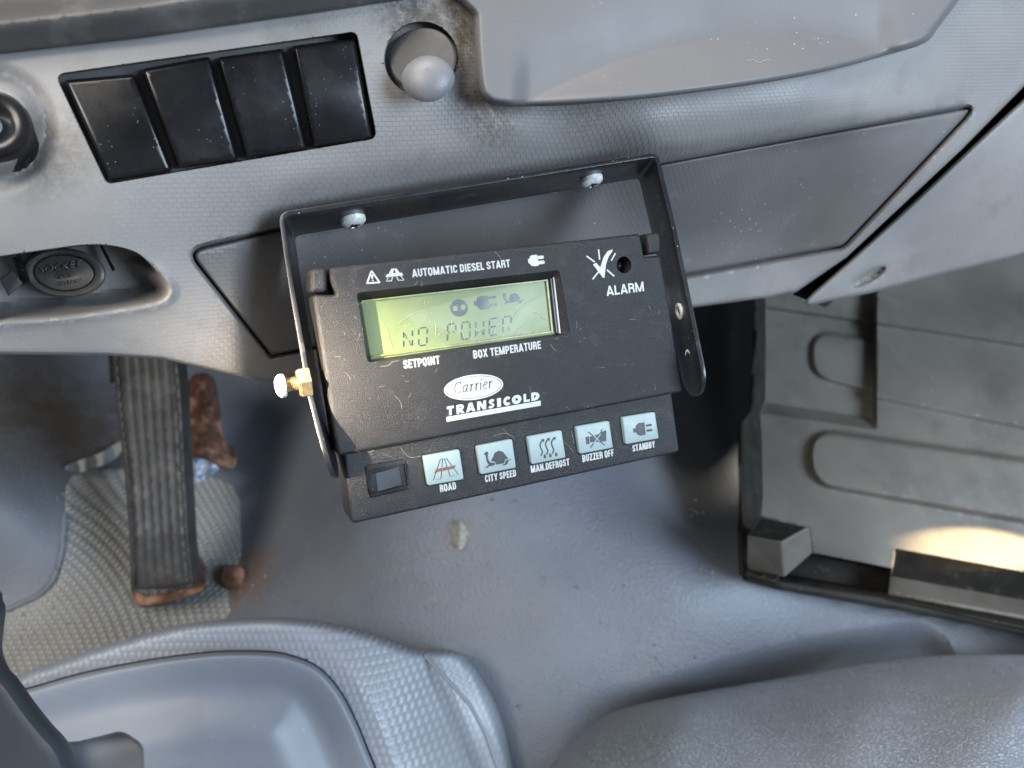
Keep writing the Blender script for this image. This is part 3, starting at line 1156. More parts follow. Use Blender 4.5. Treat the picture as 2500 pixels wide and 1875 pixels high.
def glyph(ch, w, sw):
    """condensed bold capitals from strokes; w = width, height 1, sw = stroke width"""
    h = sw / 2
    l, r_, b, t, c, m = h, w - h, h, 1 - h, w / 2, 0.5
    rx = (w - sw) / 2
    ry = 0.2
    O_ = _arc(c, t - ry, rx, ry, 90, 180) + _arc(c, b + ry, rx, ry, 180, 270)
    O2 = _arc(c, b + ry, rx, ry, 270, 360) + _arc(c, t - ry, rx, ry, 0, 90)
    bowl_t = [(l, t), (c, t)] + _arc(c, (t + m) / 2, rx, (t - m) / 2, 90, -90) + [(l, m)]
    bowl_b = [(c, m + .02)] + _arc(c, (b + m) / 2, rx, (m - b) / 2, 90, -90) + [(l, b)]
    G = {
        'A': [[(h * .8, 0), (c, 1)], [(w - h * .8, 0), (c, 1)], [(w * .25, .26), (w * .75, .26)]],
        'B': [[(l, 0), (l, 1)], bowl_t, bowl_b], 'C': [_arc(c, t - ry, rx, ry, -5, 180) + _arc(c, b + ry, rx, ry, 180, 365)],
        'D': [[(l, 0), (l, 1)], [(l, t), (c, t)] + _arc(c, t - ry, rx, ry, 90, 0) + _arc(c, b + ry, rx, ry, 0, -90) + [(l, b)]],
        'E': [[(l, 0), (l, 1)], [(l, t), (w, t)], [(l, m), (w * .92, m)], [(l, b), (w, b)]],
        'F': [[(l, 0), (l, 1)], [(l, t), (w, t)], [(l, m), (w * .9, m)]], 'I': [[(c, 0), (c, 1)]], 'L': [[(l, 0), (l, 1)], [(l, b), (w, b)]],
        'M': [[(l, 0), (l, 1)], [(r_, 0), (r_, 1)], [(l, 1), (c, 0.02)], [(r_, 1), (c, 0.02)]],
        'N': [[(l, 0), (l, 1)], [(r_, 0), (r_, 1)], [(l, 1), (r_, 0)]], 'O': [O_ + O2],
        'P': [[(l, 0), (l, 1)], [(l, t), (c, t)] + _arc(c, (t + .42) / 2, rx, (t - .42) / 2, 90, -90) + [(l, .42)]],
        'R': [[(l, 0), (l, 1)], bowl_t, _arc(c, m - .16, rx, .16, 90, 0, 5) + [(r_, .1), (r_ + .02, 0)]],
        'S': [_arc(c, t - ry, rx, ry, -5, 180, 9) + [(l + .01, t - ry - .08), (c, m), (r_ - .01, b + ry + .08)] + _arc(c, b + ry, rx, ry, 0, -185, 9)],
        'T': [[(c, 0), (c, 1)], [(0, t), (w, t)]], 'U': [[(l, 1), (l, b + ry)] + _arc(c, b + ry, rx, ry, 180, 360) + [(r_, 1)]],
        'X': [[(h * .8, 0), (w - h * .8, 1)], [(h * .8, 1), (w - h * .8, 0)]], 'Y': [[(c, 0), (c, .42)], [(c, .42), (h * .8, 1)], [(c, .42), (w - h * .8, 1)]],
        'Z': [[(0, t), (w, t)], [(0, b), (w, b)], [(h, b), (w - h, t)]], '.': [[(c, 0), (c, sw)]],
    }
    return G[ch]


GW = {'I': .2, 'M': .66, 'A': .54, 'N': .5, '.': .2, 'E': .4, 'F': .38, 'L': .38, 'T': .46, 'X': .52, 'Y': .52, 'O': .48, 'Z': .42}


def print_text(body, pl, pr, cap_px, z, m, parent, sw=.185):
    cap_px *= 1.09
    a0, a1 = np.array(UL(*pl, z)), np.array(UL(*pr, z))
    mid = (np.array(pl) + np.array(pr)) / 2
    s_ = np.linalg.norm(np.array(UL(mid[0], mid[1] - cap_px, z)) - np.array(UL(*mid, z)))
    ex_ = (a1 - a0) / np.linalg.norm(a1 - a0)
    ey_ = np.array([-ex_[1], ex_[0]])
    adv = 0.075
    tot = sum((GW.get(c, .46) + adv) if c != ' ' else .22 for c in body) - adv
    k = np.linalg.norm(a1 - a0) / (tot * s_)
    polys = []
    x = 0
    for c in body:
        if c == ' ':
            x += .22 * k
            continue
        w_ = GW.get(c, .46) * k
        for g_ in glyph(c, w_, sw):
            q = [tuple(a0 + ex_ * (x + px_) * s_ + ey_ * py_ * s_) for px_, py_ in g_]
            if np.hypot(*(np.array(q[0]) - q[-1])) < 1e-7 and len(q) > 3:
                q = q[:-1]
                ring_o = inset(q, -sw * s_ / 2)
                ring_i = inset(q, sw * s_ / 2)
                n_ = len(q)
                for i in range(n_):
                    j = (i + 1) % n_
                    polys.append([ring_o[i], ring_o[j], ring_i[j], ring_i[i]])
            else:
                polys.append(stroke(q, sw * s_))
        x += w_ + adv * k
    return print_poly(polys, z, 'lettering', m, parent)


zt = 0.00008
ZL = -0.002 + 0.00008
print_text('AUTOMATIC DIESEL START', T5(1325, 523), TA(1205, 195), 17.5, zt, 'ink', unitT)
print_text('SETPOINT', T5(1243, 1376), T5(1582, 1328), 19, zt, 'ink', unitT)
print_text('BOX TEMPERATURE', TA(655, 1572), TA(1668, 1420), 18, zt, 'ink', unitT)
print_text('ALARM', T6(835, 1003), T6(1086, 970), 21.5, zt, 'ink', unitT)
print_text('ROAD', T7(1165, 1271), T7(1320, 1240), 16.5, ZL, 'ink', unitT)
print_text('CITY SPEED', T7(1600, 1176), T7(1898, 1117), 15.8, ZL, 'ink', unitT)
print_text('MAN.DEFROST', T8(262, 1173), T8(696, 1086), 15.8, ZL, 'ink', unitT)
print_text('BUZZER OFF', T8(842, 1053), T8(1194, 982), 15.8, ZL, 'ink', unitT)
print_text('STANDBY', T8(1405, 936), T8(1657, 885), 15.0, ZL, 'ink', unitT)

# badge: oval, name and the heavy word below
badge = bpy.data.objects.new('badge', None)
badge.empty_display_size = 0.005
C.objects.link(badge)
badge.parent = unitT


def T9L(x, y):
    return UL(*T9(x, y), zt)


cL, cR = np.array(T9L(270, 455)), np.array(T9L(1158, 350))
cc = (cL + cR) / 2
ta = (cR - cL) / 2
tl = np.linalg.norm(ta)
tb = np.array([-ta[1], ta[0]]) / tl
bb = np.linalg.norm(np.array(T9L(714, 215)) - np.array(T9L(714, 598))) / 2 * 0.985


def ell(s, sb=None, n=72):
    sb = sb or s
    return [tuple(cc + ta * s * math.cos(q) + tb * bb * sb * math.sin(q)) for q in np.linspace(0, 2 * math.pi, n, endpoint=False)]


print_poly([ell(1.0)], zt, 'oval', 'ink', badge, [ell(0.945, 0.885)])
print_poly([ell(0.925, 0.85)], zt, 'oval', 'ink', badge)
# the name, drawn letter by letter as an italic serif hand
CB0, CB1 = np.array(T9L(430, 500)), np.array(T9L(1000, 408))
ex = (CB1 - CB0) / 57.0
ey = np.array([-ex[1], ex[0]]) * 1.12


def cpt(x, y):
    return tuple(CB0 + ex * (x + y * 0.16) + ey * y)


def cst(pts, w0, w1=None, n=5):
    q = smooth_poly(pts, False, n) if len(pts) > 2 else pts
    q = resample(q, 0.6, False)
    s = np.linalg.norm(ex)
    return stroke([cpt(*p) for p in q], w0 * s, (w1 if w1 is not None else w0) * s)


def let_r(x):
    return [cst([(x, 0), (x + 0.3, 8.6)], 1.6), cst([(x - 1, 8.2), (x + 0.5, 8.8)], 0.8), cst([(x + 0.4, 5.6), (x + 2.2, 8.0), (x + 4.0, 8.8)], 0.8, 1.5), cst([(x - 1.2, 0.15), (x + 1.4, 0.15)], 0.6)]


g = []
g.append(cst([(9.2, 11.3), (7.6, 13.2), (5.2, 13.6), (2.2, 12.2), (0.4, 9.0), (0.2, 5.0), (1.6, 1.6), (4.4, 0.0), (7.2, 0.4), (9.2, 2.2)], 1.2, 0.9))
g.append(cst([(9.2, 13.8), (9.0, 11.0)], 0.7))
g.append(cst([(18.3, 7.8), (16.0, 9.0), (13.6, 7.6), (12.2, 4.2), (12.7, 1.0), (14.6, 0.4), (16.6, 2.2), (18.0, 5.4)], 1.1))
g.append(cst([(18.8, 9.2), (17.9, 3.0), (18.4, 0.4), (20.0, 0.8)], 1.3, 0.8))
g += let_r(24.0)
g += let_r(31.6)
g += [cst([(38.6, 0), (38.9, 8.6)], 1.3), cst([(37.4, 8.2), (38.9, 8.8)], 0.8), cst([(37.2, 0.15), (40.4, 0.3)], 0.6), [cpt(39.2 + 0.9 * math.cos(q), 12.6 + 0.9 * math.sin(q)) for q in np.linspace(0, 6.28, 12, endpoint=False)]]
g.append(cst([(43.6, 4.6), (46.5, 5.6), (48.4, 7.4), (47.0, 9.0), (44.6, 8.0), (43.0, 4.6), (43.6, 1.2), (45.8, 0.0), (48.4, 1.6)], 1.05, 0.8))
g += let_r(52.0)
print_poly(g, zt + 0.00007, 'lettering', 'darkink', badge)


def hv(chars):
    pass


heavy = [('T', 315, 420), ('R', 460, 580), ('A', 603, 740), ('N', 770, 904), ('S', 933, 1037), ('I', 1068, 1128), ('C', 1163, 1268), ('O', 1290, 1434), ('L', 1465, 1558), ('D', 1580, 1704)]


def yb(x):
    return 826 + (x - 345) * (590 - 826) / (1700 - 345)


hb = []
HZ = zt
# heavy geometric capitals in a unit box (0..1, 0..1)
GL = {
    'T': [[(0, 1), (0, .72), (.32, .72), (.32, 0), (.68, 0), (.68, .72), (1, .72), (1, 1)]],
    'I': [[(0, 0), (1, 0), (1, 1), (0, 1)]],
    'L': [[(0, 0), (1, 0), (1, .27), (.42, .27), (.42, 1), (0, 1)]],
    'N': [[(0, 0), (.32, 0), (.32, .52), (.64, 0), (1, 0), (1, 1), (.68, 1), (.68, .48), (.36, 1), (0, 1)]],
    'A': [[(0, 0), (.3, 0), (.36, .17), (.64, .17), (.7, 0), (1, 0), (.68, 1), (.32, 1)]],
    'R': [[(0, 0), (.34, 0), (.34, .3), (.6, 0), (1, 0), (.68, .38), (.86, .5), (.92, .7), (.84, .9), (.6, 1), (0, 1)]],
    'D': [[(0, 0), (.45, 0), (.75, .08), (.95, .28), (1, .5), (.95, .72), (.75, .92), (.45, 1), (0, 1)]],
    'O': [[(.5 + .5 * math.cos(t), .5 + .53 * math.sin(t)) for t in np.linspace(0, 2 * math.pi, 28, endpoint=False)]],
}
GH = {
    'A': [[(.42, .37), (.58, .37), (.5, .62)]],
    'R': [[(.34, .56), (.52, .58), (.56, .68), (.5, .77), (.34, .77)]],
    'D': [[(.36, .3), (.5, .34), (.58, .5), (.5, .66), (.36, .7)]],
    'O': [[(.5 + .14 * math.cos(t), .5 + .16 * math.sin(t)) for t in np.linspace(0, 2 * math.pi, 14, endpoint=False)]],
}
tC = np.linspace(math.radians(38), math.radians(322), 22)
GL['C'] = [[(.56 + .56 * math.cos(t), .5 + .53 * math.sin(t)) for t in tC] + [(.6 + .2 * math.cos(t), .5 + .2 * math.sin(t)) for t in tC[::-1]]]
sp = smooth_poly([(.86, .80), (.55, .88), (.24, .74), (.5, .53), (.78, .30), (.5, .12), (.1, .17)], False, 6)
GL['S'] = [stroke(sp, .27)]
holesH = []
for ch, xa, xb in heavy:
    h = 138 - (xa - 315) * 14 / 1300

    def g2(q, xa=xa, xb=xb, h=h):
        x = xa + q[0] * (xb - xa)
        return UL(*T9(x + q[1] * -3, yb(x) - q[1] * h), HZ)
    for lp in GL[ch]:
        hb.append([g2(q) for q in lp])
    for lp in GH.get(ch, []):
        holesH.append([g2(q) for q in lp])
print_poly(hb, zt, 'lettering', 'ink', badge, holesH)
print_poly([[T9L(305, 848), T9L(1720, 602), T9L(1722, 678), T9L(310, 922)]], zt, 'underline', 'ink', badge)


# icons
def lp_(T, pts, z, sm=False):
    q = [UL(*T(*p), z) for p in pts]
    return smooth_poly(q, True, 4) if sm else q


def st_(T, pts, wpx, z, sm=True, w1=None):
    s = 1.0
    q = [UL(*T(*p), z) for p in pts]
    ref = np.linalg.norm(np.array(UL(*T(pts[0][0] + 10, pts[0][1]), z)) - np.array(UL(*T(*pts[0]), z))) / 10
    if sm and len(q) > 2:
        q = smooth_poly(q, False, 5)
    return stroke(q, wpx * ref, (w1 if w1 is not None else wpx) * ref)


# warning triangle
print_poly([lp_(T5, [(935, 460), (950, 460), (1025, 568), (1018, 578), (898, 584), (893, 574)], zt)], zt, 'warning_sign', 'ink', unitT,
           [lp_(T5, [(944, 478), (1004, 564), (912, 570)], zt)])
print_poly([lp_(T5, [(935, 500), (960, 498), (955, 540), (945, 541)], zt), [tuple(np.array(UL(*T5(955, 553), zt)) + np.array((math.cos(q), math.sin(q))) * 0.00028) for q in np.linspace(0, 6.28, 12, endpoint=False)]],
           zt, 'warning_sign', 'ink', unitT)
# motorway sign on the cover
print_poly([lp_(T5, [(1128, 442), (1175, 440), (1205, 482), (1102, 490)], zt), lp_(T5, [(1085, 495), (1222, 478), (1240, 505), (1072, 522)], zt),
            st_(T5, [(1098, 525), (1080, 558), (1128, 556), (1138, 520)], 9, zt, False), st_(T5, [(1175, 516), (1192, 550), (1245, 548), (1215, 508)], 9, zt, False)], zt, 'road_sign', 'ink', unitT,
           [lp_(T5, [(1148, 455), (1158, 454), (1170, 480), (1142, 483)], zt)])


def plug(T, s, z, name, m, parent, body, prongs):
    print_poly([lp_(T, body, z)] + [round_poly(lp_(T, q, z), 0.00025, 3) for q in prongs], z, name, m, parent)


plug(TA, 1, zt, 'plug_sign', 'ink', unitT, [(1465, 78), (1490, 72), (1500, 35), (1530, 18), (1605, 10), (1632, 175), (1560, 185), (1515, 175), (1495, 145), (1478, 140)],
     [[(1612, 30), (1695, 22), (1708, 45), (1700, 72), (1618, 80)], [(1618, 105), (1705, 97), (1722, 118), (1714, 148), (1624, 158)]])
# check mark with rays beside the alarm lamp
print_poly([lp_(T6, [(740, 790), (762, 778), (790, 810), (812, 740), (840, 700), (872, 688), (872, 700), (845, 740), (828, 790), (818, 880), (808, 880)], zt),
            st_(T6, [(697, 733), (752, 773)], 9, zt, False), st_(T6, [(778, 688), (786, 758)], 9, zt, False), st_(T6, [(892, 714), (864, 764)], 9, zt, False),
            st_(T6, [(738, 890), (778, 840)], 9, zt, False), st_(T6, [(884, 870), (835, 826)], 9, zt, False)], zt, 'check_sign', 'ink', unitT)
# alarm lamp lens at the bottom of its hole
bm = bmesh.new()
bmesh.ops.create_uvsphere(bm, u_segments=20, v_segments=10, radius=0.0019)
bmesh.ops.translate(bm, verts=bm.verts, vec=(led[0], led[1], -0.0052))
me = bpy.data.meshes.new('lamp')
bm.to_mesh(me)
bm.free()
me.shade_smooth()
link('alarm_lamp', me, 'glossblack', unitT)

# buttons with their signs
BZ = -0.0005
zi = BZ + 0.00006
bobj = []
for q, lab in zip(btns, ('pale button with a motorway sign', 'pale button with a tortoise', 'pale button with three rising arrows', 'pale button with a crossed-out horn', 'pale button with a plug')):
    lp = round_poly([UL(*p, BZ) for p in q], 0.0008, 4)
    if area2(lp) < 0:
        lp = lp[::-1]
    o = link('button', slab(lp, BZ, 0.003, 0.0004, arc=3), 'button', unitT, lab)
    bobj.append(o)
RZ = zi
print_poly([st_(T7, [(1195, 948), (1165, 955), (1098, 1155), (1172, 1140), (1186, 960), (1195, 948)], 7, RZ, False),
            st_(T7, [(1203, 950), (1225, 948), (1340, 1100), (1260, 1118), (1205, 950)], 7, RZ, False)], RZ, 'motorway_sign', 'darkink', bobj[0])
print_poly([lp_(T7, [(1122, 1050), (1312, 1010), (1300, 1040), (1103, 1085)], RZ + .00005)], RZ + 0.00006, 'motorway_bar', 'brownink', bobj[0])
tort = [[(1600, 885), (1615, 878), (1628, 890), (1622, 925), (1630, 960), (1650, 985), (1690, 985), (1692, 1005), (1665, 1018), (1640, 1020), (1615, 1036), (1598, 1036), (1615, 1020), (1632, 1008), (1612, 975), (1604, 920), (1586, 905)],
        [(1655, 968), (1675, 930), (1690, 890), (1730, 870), (1770, 880), (1795, 915), (1822, 948), (1790, 955), (1782, 990), (1760, 996), (1700, 1005), (1697, 980)],
        [(1795, 965), (1855, 948), (1822, 968), (1812, 1000), (1785, 1012), (1756, 1010), (1790, 995)]]
print_poly([lp_(T7, q, RZ, False) for q in tort], RZ, 'tortoise_sign', 'darkink', bobj[1])
arr = []
for dx, dy in ((0, 0), (62, -12), (128, -22)):
    arr.append(st_(T8, [(372 + dx, 980 + dy), (388 + dx, 940 + dy), (375 + dx, 905 + dy), (362 + dx, 860 + dy), (378 + dx, 820 + dy), (400 + dx, 803 + dy)], 15, RZ))
    arr.append(lp_(T8, [(375 + dx, 796 + dy), (412 + dx, 790 + dy), (405 + dx, 830 + dy)], RZ))
    arr.append(lp_(T8, [(414 + dx, 962 + dy), (430 + dx, 985 + dy), (426 + dx, 1006 + dy), (412 + dx, 1009 + dy), (402 + dx, 995 + dy), (404 + dx, 978 + dy)], RZ, True))
print_poly(arr, RZ, 'defrost_sign', 'darkink', bobj[2])
hornB = [lp_(T8, [(872, 770), (912, 762), (920, 845), (884, 852)], RZ), lp_(T8, [(920, 765), (1000, 745), (1060, 712), (1105, 692), (1108, 815), (1060, 822), (925, 828)], RZ)]
print_poly(hornB, RZ, 'horn_sign', 'darkink', bobj[3])
print_poly([st_(T8, [(955, 745), (1035, 822)], 9, RZ, False), st_(T8, [(1042, 735), (965, 840)], 9, RZ, False)], RZ + 0.0001, 'horn_cross', 'button', bobj[3])
print_poly([st_(T8, [(902, 712), (958, 752)], 8, RZ, False), st_(T8, [(1030, 815), (1088, 860)], 8, RZ, False), st_(T8, [(1060, 682), (1040, 730)], 8, RZ, False), st_(T8, [(932, 888), (962, 838)], 8, RZ, False)],
           RZ + 0.00015, 'horn_cross', 'darkink', bobj[3])
plug(T8, 1, RZ, 'plug_sign', 'darkink', bobj[4], [(1408, 675), (1438, 670), (1442, 640), (1470, 612), (1535, 604), (1552, 742), (1492, 755), (1458, 742), (1442, 716), (1415, 722)],
     [[(1552, 630), (1608, 620), (1622, 630), (1614, 645), (1554, 655)], [(1556, 686), (1616, 675), (1630, 690), (1620, 704), (1562, 710)]])

# display content
DZ = lz + 0.00012
seg = []


def sg(T, p, q, w):
    seg.append(st_(T, [p, q], w, DZ, False))


for s_ in [((1242, 1035), (1240, 1085)), ((1241, 1115), (1241, 1168)), ((1323, 1020), (1322, 1070)), ((1322, 1105), (1322, 1158)), ((1382, 1005), (1380, 1058)), ((1382, 1098), (1382, 1150)),
           ((1462, 1000), (1460, 1045)), ((1458, 1080), (1458, 1135)), ((1395, 996), (1450, 988)), ((1392, 1160), (1448, 1152))]:
    sg(T5, *s_, 11)
sg(T5, (1256, 1050), (1272, 1095), 6)
sg(T5, (1292, 1110), (1308, 1155), 6)
for s_ in [((265, 1075), (262, 1165)), ((262, 1205), (258, 1300)), ((385, 1065), (388, 1145)), ((275, 1058), (368, 1040)), ((275, 1180), (300, 1176)), ((345, 1170), (370, 1166)),
           ((478, 1050), (475, 1135)), ((472, 1172), (475, 1270)), ((598, 1035), (598, 1118)), ((597, 1158), (597, 1250)), ((485, 1030), (585, 1015)), ((485, 1285), (585, 1268)),
           ((686, 1022), (686, 1108)), ((684, 1150), (684, 1235)), ((805, 1008), (806, 1090)), ((806, 1130), (806, 1215)),
           ((893, 1000), (890, 1075)), ((890, 1118), (890, 1205)), ((905, 975), (1000, 958)), ((905, 1098), (985, 1082)), ((905, 1225), (1000, 1210)),
           ((1098, 965), (1096, 1050)), ((1096, 1090), (1098, 1175)), ((1218, 945), (1218, 1030)), ((1112, 945), (1208, 930)), ]:
    sg(TA, *s_, 20)
sg(TA, (705, 1205), (722, 1160), 9)
sg(TA, (770, 1150), (790, 1205), 9)
sg(TA, (1170, 1100), (1195, 1150), 9)
print_poly(seg, DZ, 'message_segments', 'lcdseg', disp)


def circ(T, c, r, z, n=32):
    return [UL(*T(c[0] + r * math.cos(q), c[1] + r * math.sin(q)), z) for q in np.linspace(0, 2 * math.pi, n, endpoint=False)]


print_poly([circ(TA, (438, 808), 130, DZ)], DZ, 'round_symbol', 'lcdseg', disp, [circ(TA, (380, 815), 42, DZ), circ(TA, (497, 798), 42, DZ)])
plug(TA, 1, DZ, 'plug_symbol', 'lcdseg', disp, [(662, 712), (700, 708), (712, 660), (745, 632), (860, 622), (885, 818), (765, 835), (722, 805), (705, 772), (668, 778)],
     [[(875, 640), (978, 626), (992, 645), (984, 665), (882, 676)], [(892, 752), (995, 738), (1006, 756), (1000, 776), (900, 788)]])
tor2 = [[(1090, 602), (1115, 588), (1142, 598), (1130, 640), (1142, 680), (1165, 700), (1208, 700), (1210, 730), (1165, 738), (1112, 760), (1140, 728), (1112, 690), (1105, 640)],
        [(1180, 685), (1205, 640), (1222, 600), (1270, 588), (1310, 600), (1335, 640), (1368, 665), (1330, 680), (1318, 715), (1225, 728), (1215, 700)],
        [(1345, 690), (1425, 685), (1375, 705), (1360, 740), (1300, 752), (1335, 725)]]
print_poly([lp_(TA, q, DZ) for q in tor2], DZ, 'tortoise_symbol', 'lcdseg', disp)

# hinge caps at the two upper corners
for q, T in (([(372, 470), (395, 440), (500, 432), (525, 460), (530, 640), (500, 665), (395, 668), (375, 640)], T5), ([(1102, 582), (1180, 572), (1196, 590), (1200, 700), (1185, 716), (1118, 722)], T6)):
    lp = [UL(*T(*p), 0) for p in q]
    if area2(lp) < 0:
        lp = lp[::-1]
    hc = link('hinge_cap', slab(round_poly(lp, 0.0006, 3), 0.0003, 0.012, 0.0014), 'unit', unitT)

# ================================================================== MOUNTING BRACKET
brT = Thing('mounting_bracket', 'black painted steel U bracket screwed under the dashboard and holding the control unit', 'bracket', P(1140, 450, 0.29))
Wv = np.array([-.117, -.10, .988])
Wv /= np.linalg.norm(Wv)
BWID = 0.0235


def cv(u, v, d):
    return np.array([(u - CX) / F * d, (CY - v) / F * d, d])


cl, cr = cv(686, 523, .264), cv(1603, 378, .309)
el, er = cv(790, 1092, .249), cv(1716, 895, .296)
path = []
path_l = [el, cv(757, 965, .252), cv(736, 840, .2555), cv(716, 728, .2585), cv(699, 620, .2615)]
path_r = [cv(1640, 530, .3055), cv(1668, 660, .302), cv(1695, 790, .299), er]
R_ = 0.003
uL = (cl - path_l[-1]) / np.linalg.norm(cl - path_l[-1])
uW = (cr - cl) / np.linalg.norm(cr - cl)
uR = (path_r[0] - cr) / np.linalg.norm(path_r[0] - cr)


def bend(c, d1, d2):
    s, e = c - d1 * R_, c + d2 * R_
    return [(1 - t) ** 2 * s + 2 * t * (1 - t) * c + t * t * e for t in np.linspace(0, 1, 7)]


path = path_l + bend(cl, uL, uW) + bend(cr, uW, uR) + path_r
# end caps: half circles in the plane of each arm
secs = []
tl_ = (path[0] - path[1]) / np.linalg.norm(path[0] - path[1])
tr_ = (path[-1] - path[-2]) / np.linalg.norm(path[-1] - path[-2])
hw_ = BWID / 2
for t in np.linspace(math.pi / 2 * 0.97, 0, 9):
    secs.append((path[0] + tl_ * hw_ * math.sin(t) * 0.9, 0.5 - 0.5 * math.cos(t), 0.5 + 0.5 * math.cos(t)))
for q in path[1:-1]:
    secs.append((q, 0, 1))
for t in np.linspace(0, math.pi / 2 * 0.97, 9):
    secs.append((path[-1] + tr_ * hw_ * math.sin(t) * 0.9, 0.5 - 0.5 * math.cos(t), 0.5 + 0.5 * math.cos(t)))
vs = []
for q, a0, a1 in secs:
    for k in range(5):
        s = a0 + (a1 - a0) * k / 4
        vs.append(V(*(q + Wv * BWID * s)))
fs = [(i * 5 + k, i * 5 + k + 1, (i + 1) * 5 + k + 1, (i + 1) * 5 + k) for i in range(len(secs) - 1) for k in range(4)]
me = mk('strap', vs, fs)
so = link('strap', me, 'steel', brT)
md = so.modifiers.new('thick', 'SOLIDIFY')
md.thickness = 0.0016
md.offset = 0
bv_ = so.modifiers.new('bev', 'BEVEL')
bv_.width = 0.0003
bv_.segments = 2
bv_.limit_method = 'ANGLE'
bv_.angle_limit = math.radians(50)

# screws in the web
webn = np.cross(uW, Wv)
if webn[1] > 0:
    webn = -webn


def fastener(pos, nrm, prof, name, m, parent, n=28, slot=None, label=None):
    vs, fs = lathe(V(*pos), D(*nrm), prof, n)
    if slot:
        z = D(*nrm).normalized()
        for i, v in enumerate(vs):
            r = v - V(*pos)
            ax_ = r - z * r.dot(z)
            if r.dot(z) > slot[0] and ax_.length < slot[1]:
                vs[i] = v - z * slot[2]
    return link(name, mk(name, vs, fs, True, 30), m, parent, label)


for (u, v) in (T1(1517, 932), T2(478, 706)):
    r = np.array([(u - CX) / F, (CY - v) / F, 1.0])
    t = ((cl) @ webn) / (r @ webn)
    q = r * t + webn * 0.0016
    head = [(0.0047, -0.002), (0.0047, 0.0), (0.0046, 0.0008), (0.0038, 0.0016), (0.0028, 0.0021), (0.0019, 0.0023), (0.0016, 0.0015), (0.0, 0.0012)]
    s = fastener(q, webn, head, 'screw', 'zinc', brT)
    # cross recess
    z = D(*webn).normalized()
    xx = D(*uW).normalized()
    yy = z.cross(xx)
    for aa in (0.5, 0.5 + math.pi / 2):
        di = xx * math.cos(aa) + yy * math.sin(aa)
        pe = z.cross(di)
        c0 = V(*q) + z * 0.00195
        v8 = [c0 + di * a_ * 0.0024 + pe * b_ * 0.0004 + z * h_ for h_ in (-0.0006, 0.0004) for a_, b_ in ((-1, -1), (1, -1), (1, 1), (-1, 1))]
        me = mk('recess', v8, [(0, 1, 2, 3), (4, 5, 6, 7), (0, 1, 5, 4), (1, 2, 6, 5), (2, 3, 7, 6), (3, 0, 4, 7)], False)
        o = link('screw_recess', me, 'void', None)
        o.parent = s

# threaded holes in the right arm
armn = np.cross(uR, Wv)
if armn[0] > 0:
    armn = -armn
for (u, v) in (T6(1335, 1105), T6(1405, 1412)):
    r = np.array([(u - CX) / F, (CY - v) / F, 1.0])
    t = (path_r[2] @ armn) / (r @ armn)
    q = r * t + armn * 0.0008
    fastener(q, armn, [(0.0034, -0.0004), (0.0034, 0.0003), (0.0030, 0.0006), (0.0022, 0.0006), (0.0019, 0.0002), (0.0018, -0.0003), (0, -0.0003)], 'threaded_insert', 'zinc', brT)

# clamping bolt and nut at the left
bp = cv(*T5(318, 1500), .2535)
bd = -ax
hexp = lambda r: r
fastener(bp, bd, [(0.0052, -0.0018), (0.0052, 0.0014), (0.0046, 0.0022), (0.0026, 0.0022)], 'nut', 'brass', brT, n=6)
thr = [(0.0021 + (0.00035 if i % 2 else 0), 0.0008 + i * 0.00032) for i in range(24)]
bolt = fastener(bp, bd, [(0, 0.0008)] + thr + [(0, 0.0008 + 24 * 0.00032)], 'bolt', 'brass', brT, n=20)
hd = fastener(bp + bd * 0.0062, bd, [(0.0036, 0), (0.0039, 0.0006), (0.0039, 0.0016), (0.0031, 0.0026), (0.0018, 0.0032), (0, 0.0034)], 'bolt_head', 'zinc', None, n=24)
hd.parent = bolt
hd.matrix_parent_inverse = Matrix.Translation(-Vector(brT.loc)).inverted()
bolt_fix = hd
hd.matrix_parent_inverse = Matrix.Identity(4)
hd.location = (0, 0, 0)

def tube(pts, r, n=8, smooth=True):
    P_ = [Vector(p) for p in pts]
    vs, fs = [], []
    for i, p in enumerate(P_):
        t = (P_[min(i + 1, len(P_) - 1)] - P_[max(i - 1, 0)]).normalized()
        x = t.cross(UP if abs(t.dot(UP)) < 0.9 else RT).normalized()
        y = t.cross(x)
        rr_ = r if not isinstance(r, (list, tuple)) else r[i]
        for k in range(n):
            a = 2 * math.pi * k / n
            vs.append(p + (x * math.cos(a) + y * math.sin(a)) * rr_)
    for i in range(len(P_) - 1):
        for k in range(n):
            j = (k + 1) % n
            fs.append((i * n + k, i * n + j, (i + 1) * n + j, (i + 1) * n + k))
    fs += [tuple(range(n)), tuple((len(P_) - 1) * n + k for k in range(n))]
    return vs, fs


# ================================================================== FLOOR
floor_base = tps([(-200, 700, .64), (0, 900, .66), (0, 1150, .62), (-200, 1500, .58), (0, 1450, .60), (300, 900, .76), (300, 1300, .66), (300, 1600, .58), (560, 1000, .79), (600, 1300, .69),
                  (560, 1500, .62), (700, 900, .80), (760, 1100, .70), (860, 1250, .60), (900, 950, .68), (1100, 1200, .56), (1100, 1400, .545), (1350, 1300, .54), (1100, 1600, .525),
                  (1500, 1200, .56), (1700, 1000, .66), (1800, 700, .80), (1300, 900, .62), (1250, 1800, .50), (1500, 1500, .52), (1800, 1400, .53), (2200, 1450, .58), (2600, 1500, .60), (2600, 1000, .75),
                  (2200, 700, .82), (1900, 1700, .54), (2600, 1800, .56)])
ridge = smooth_poly(tp(T4, (0, 1290), (200, 1330), (450, 1340), (700, 1310), (1000, 1225), (1300, 1155), (1550, 1105), (1680, 1090), (1760, 1130), (1850, 1220), (1990, 1260)), False, 4)
rx_ = np.array([q[0] for q in ridge])
ry_ = np.array([q[1] for q in ridge])


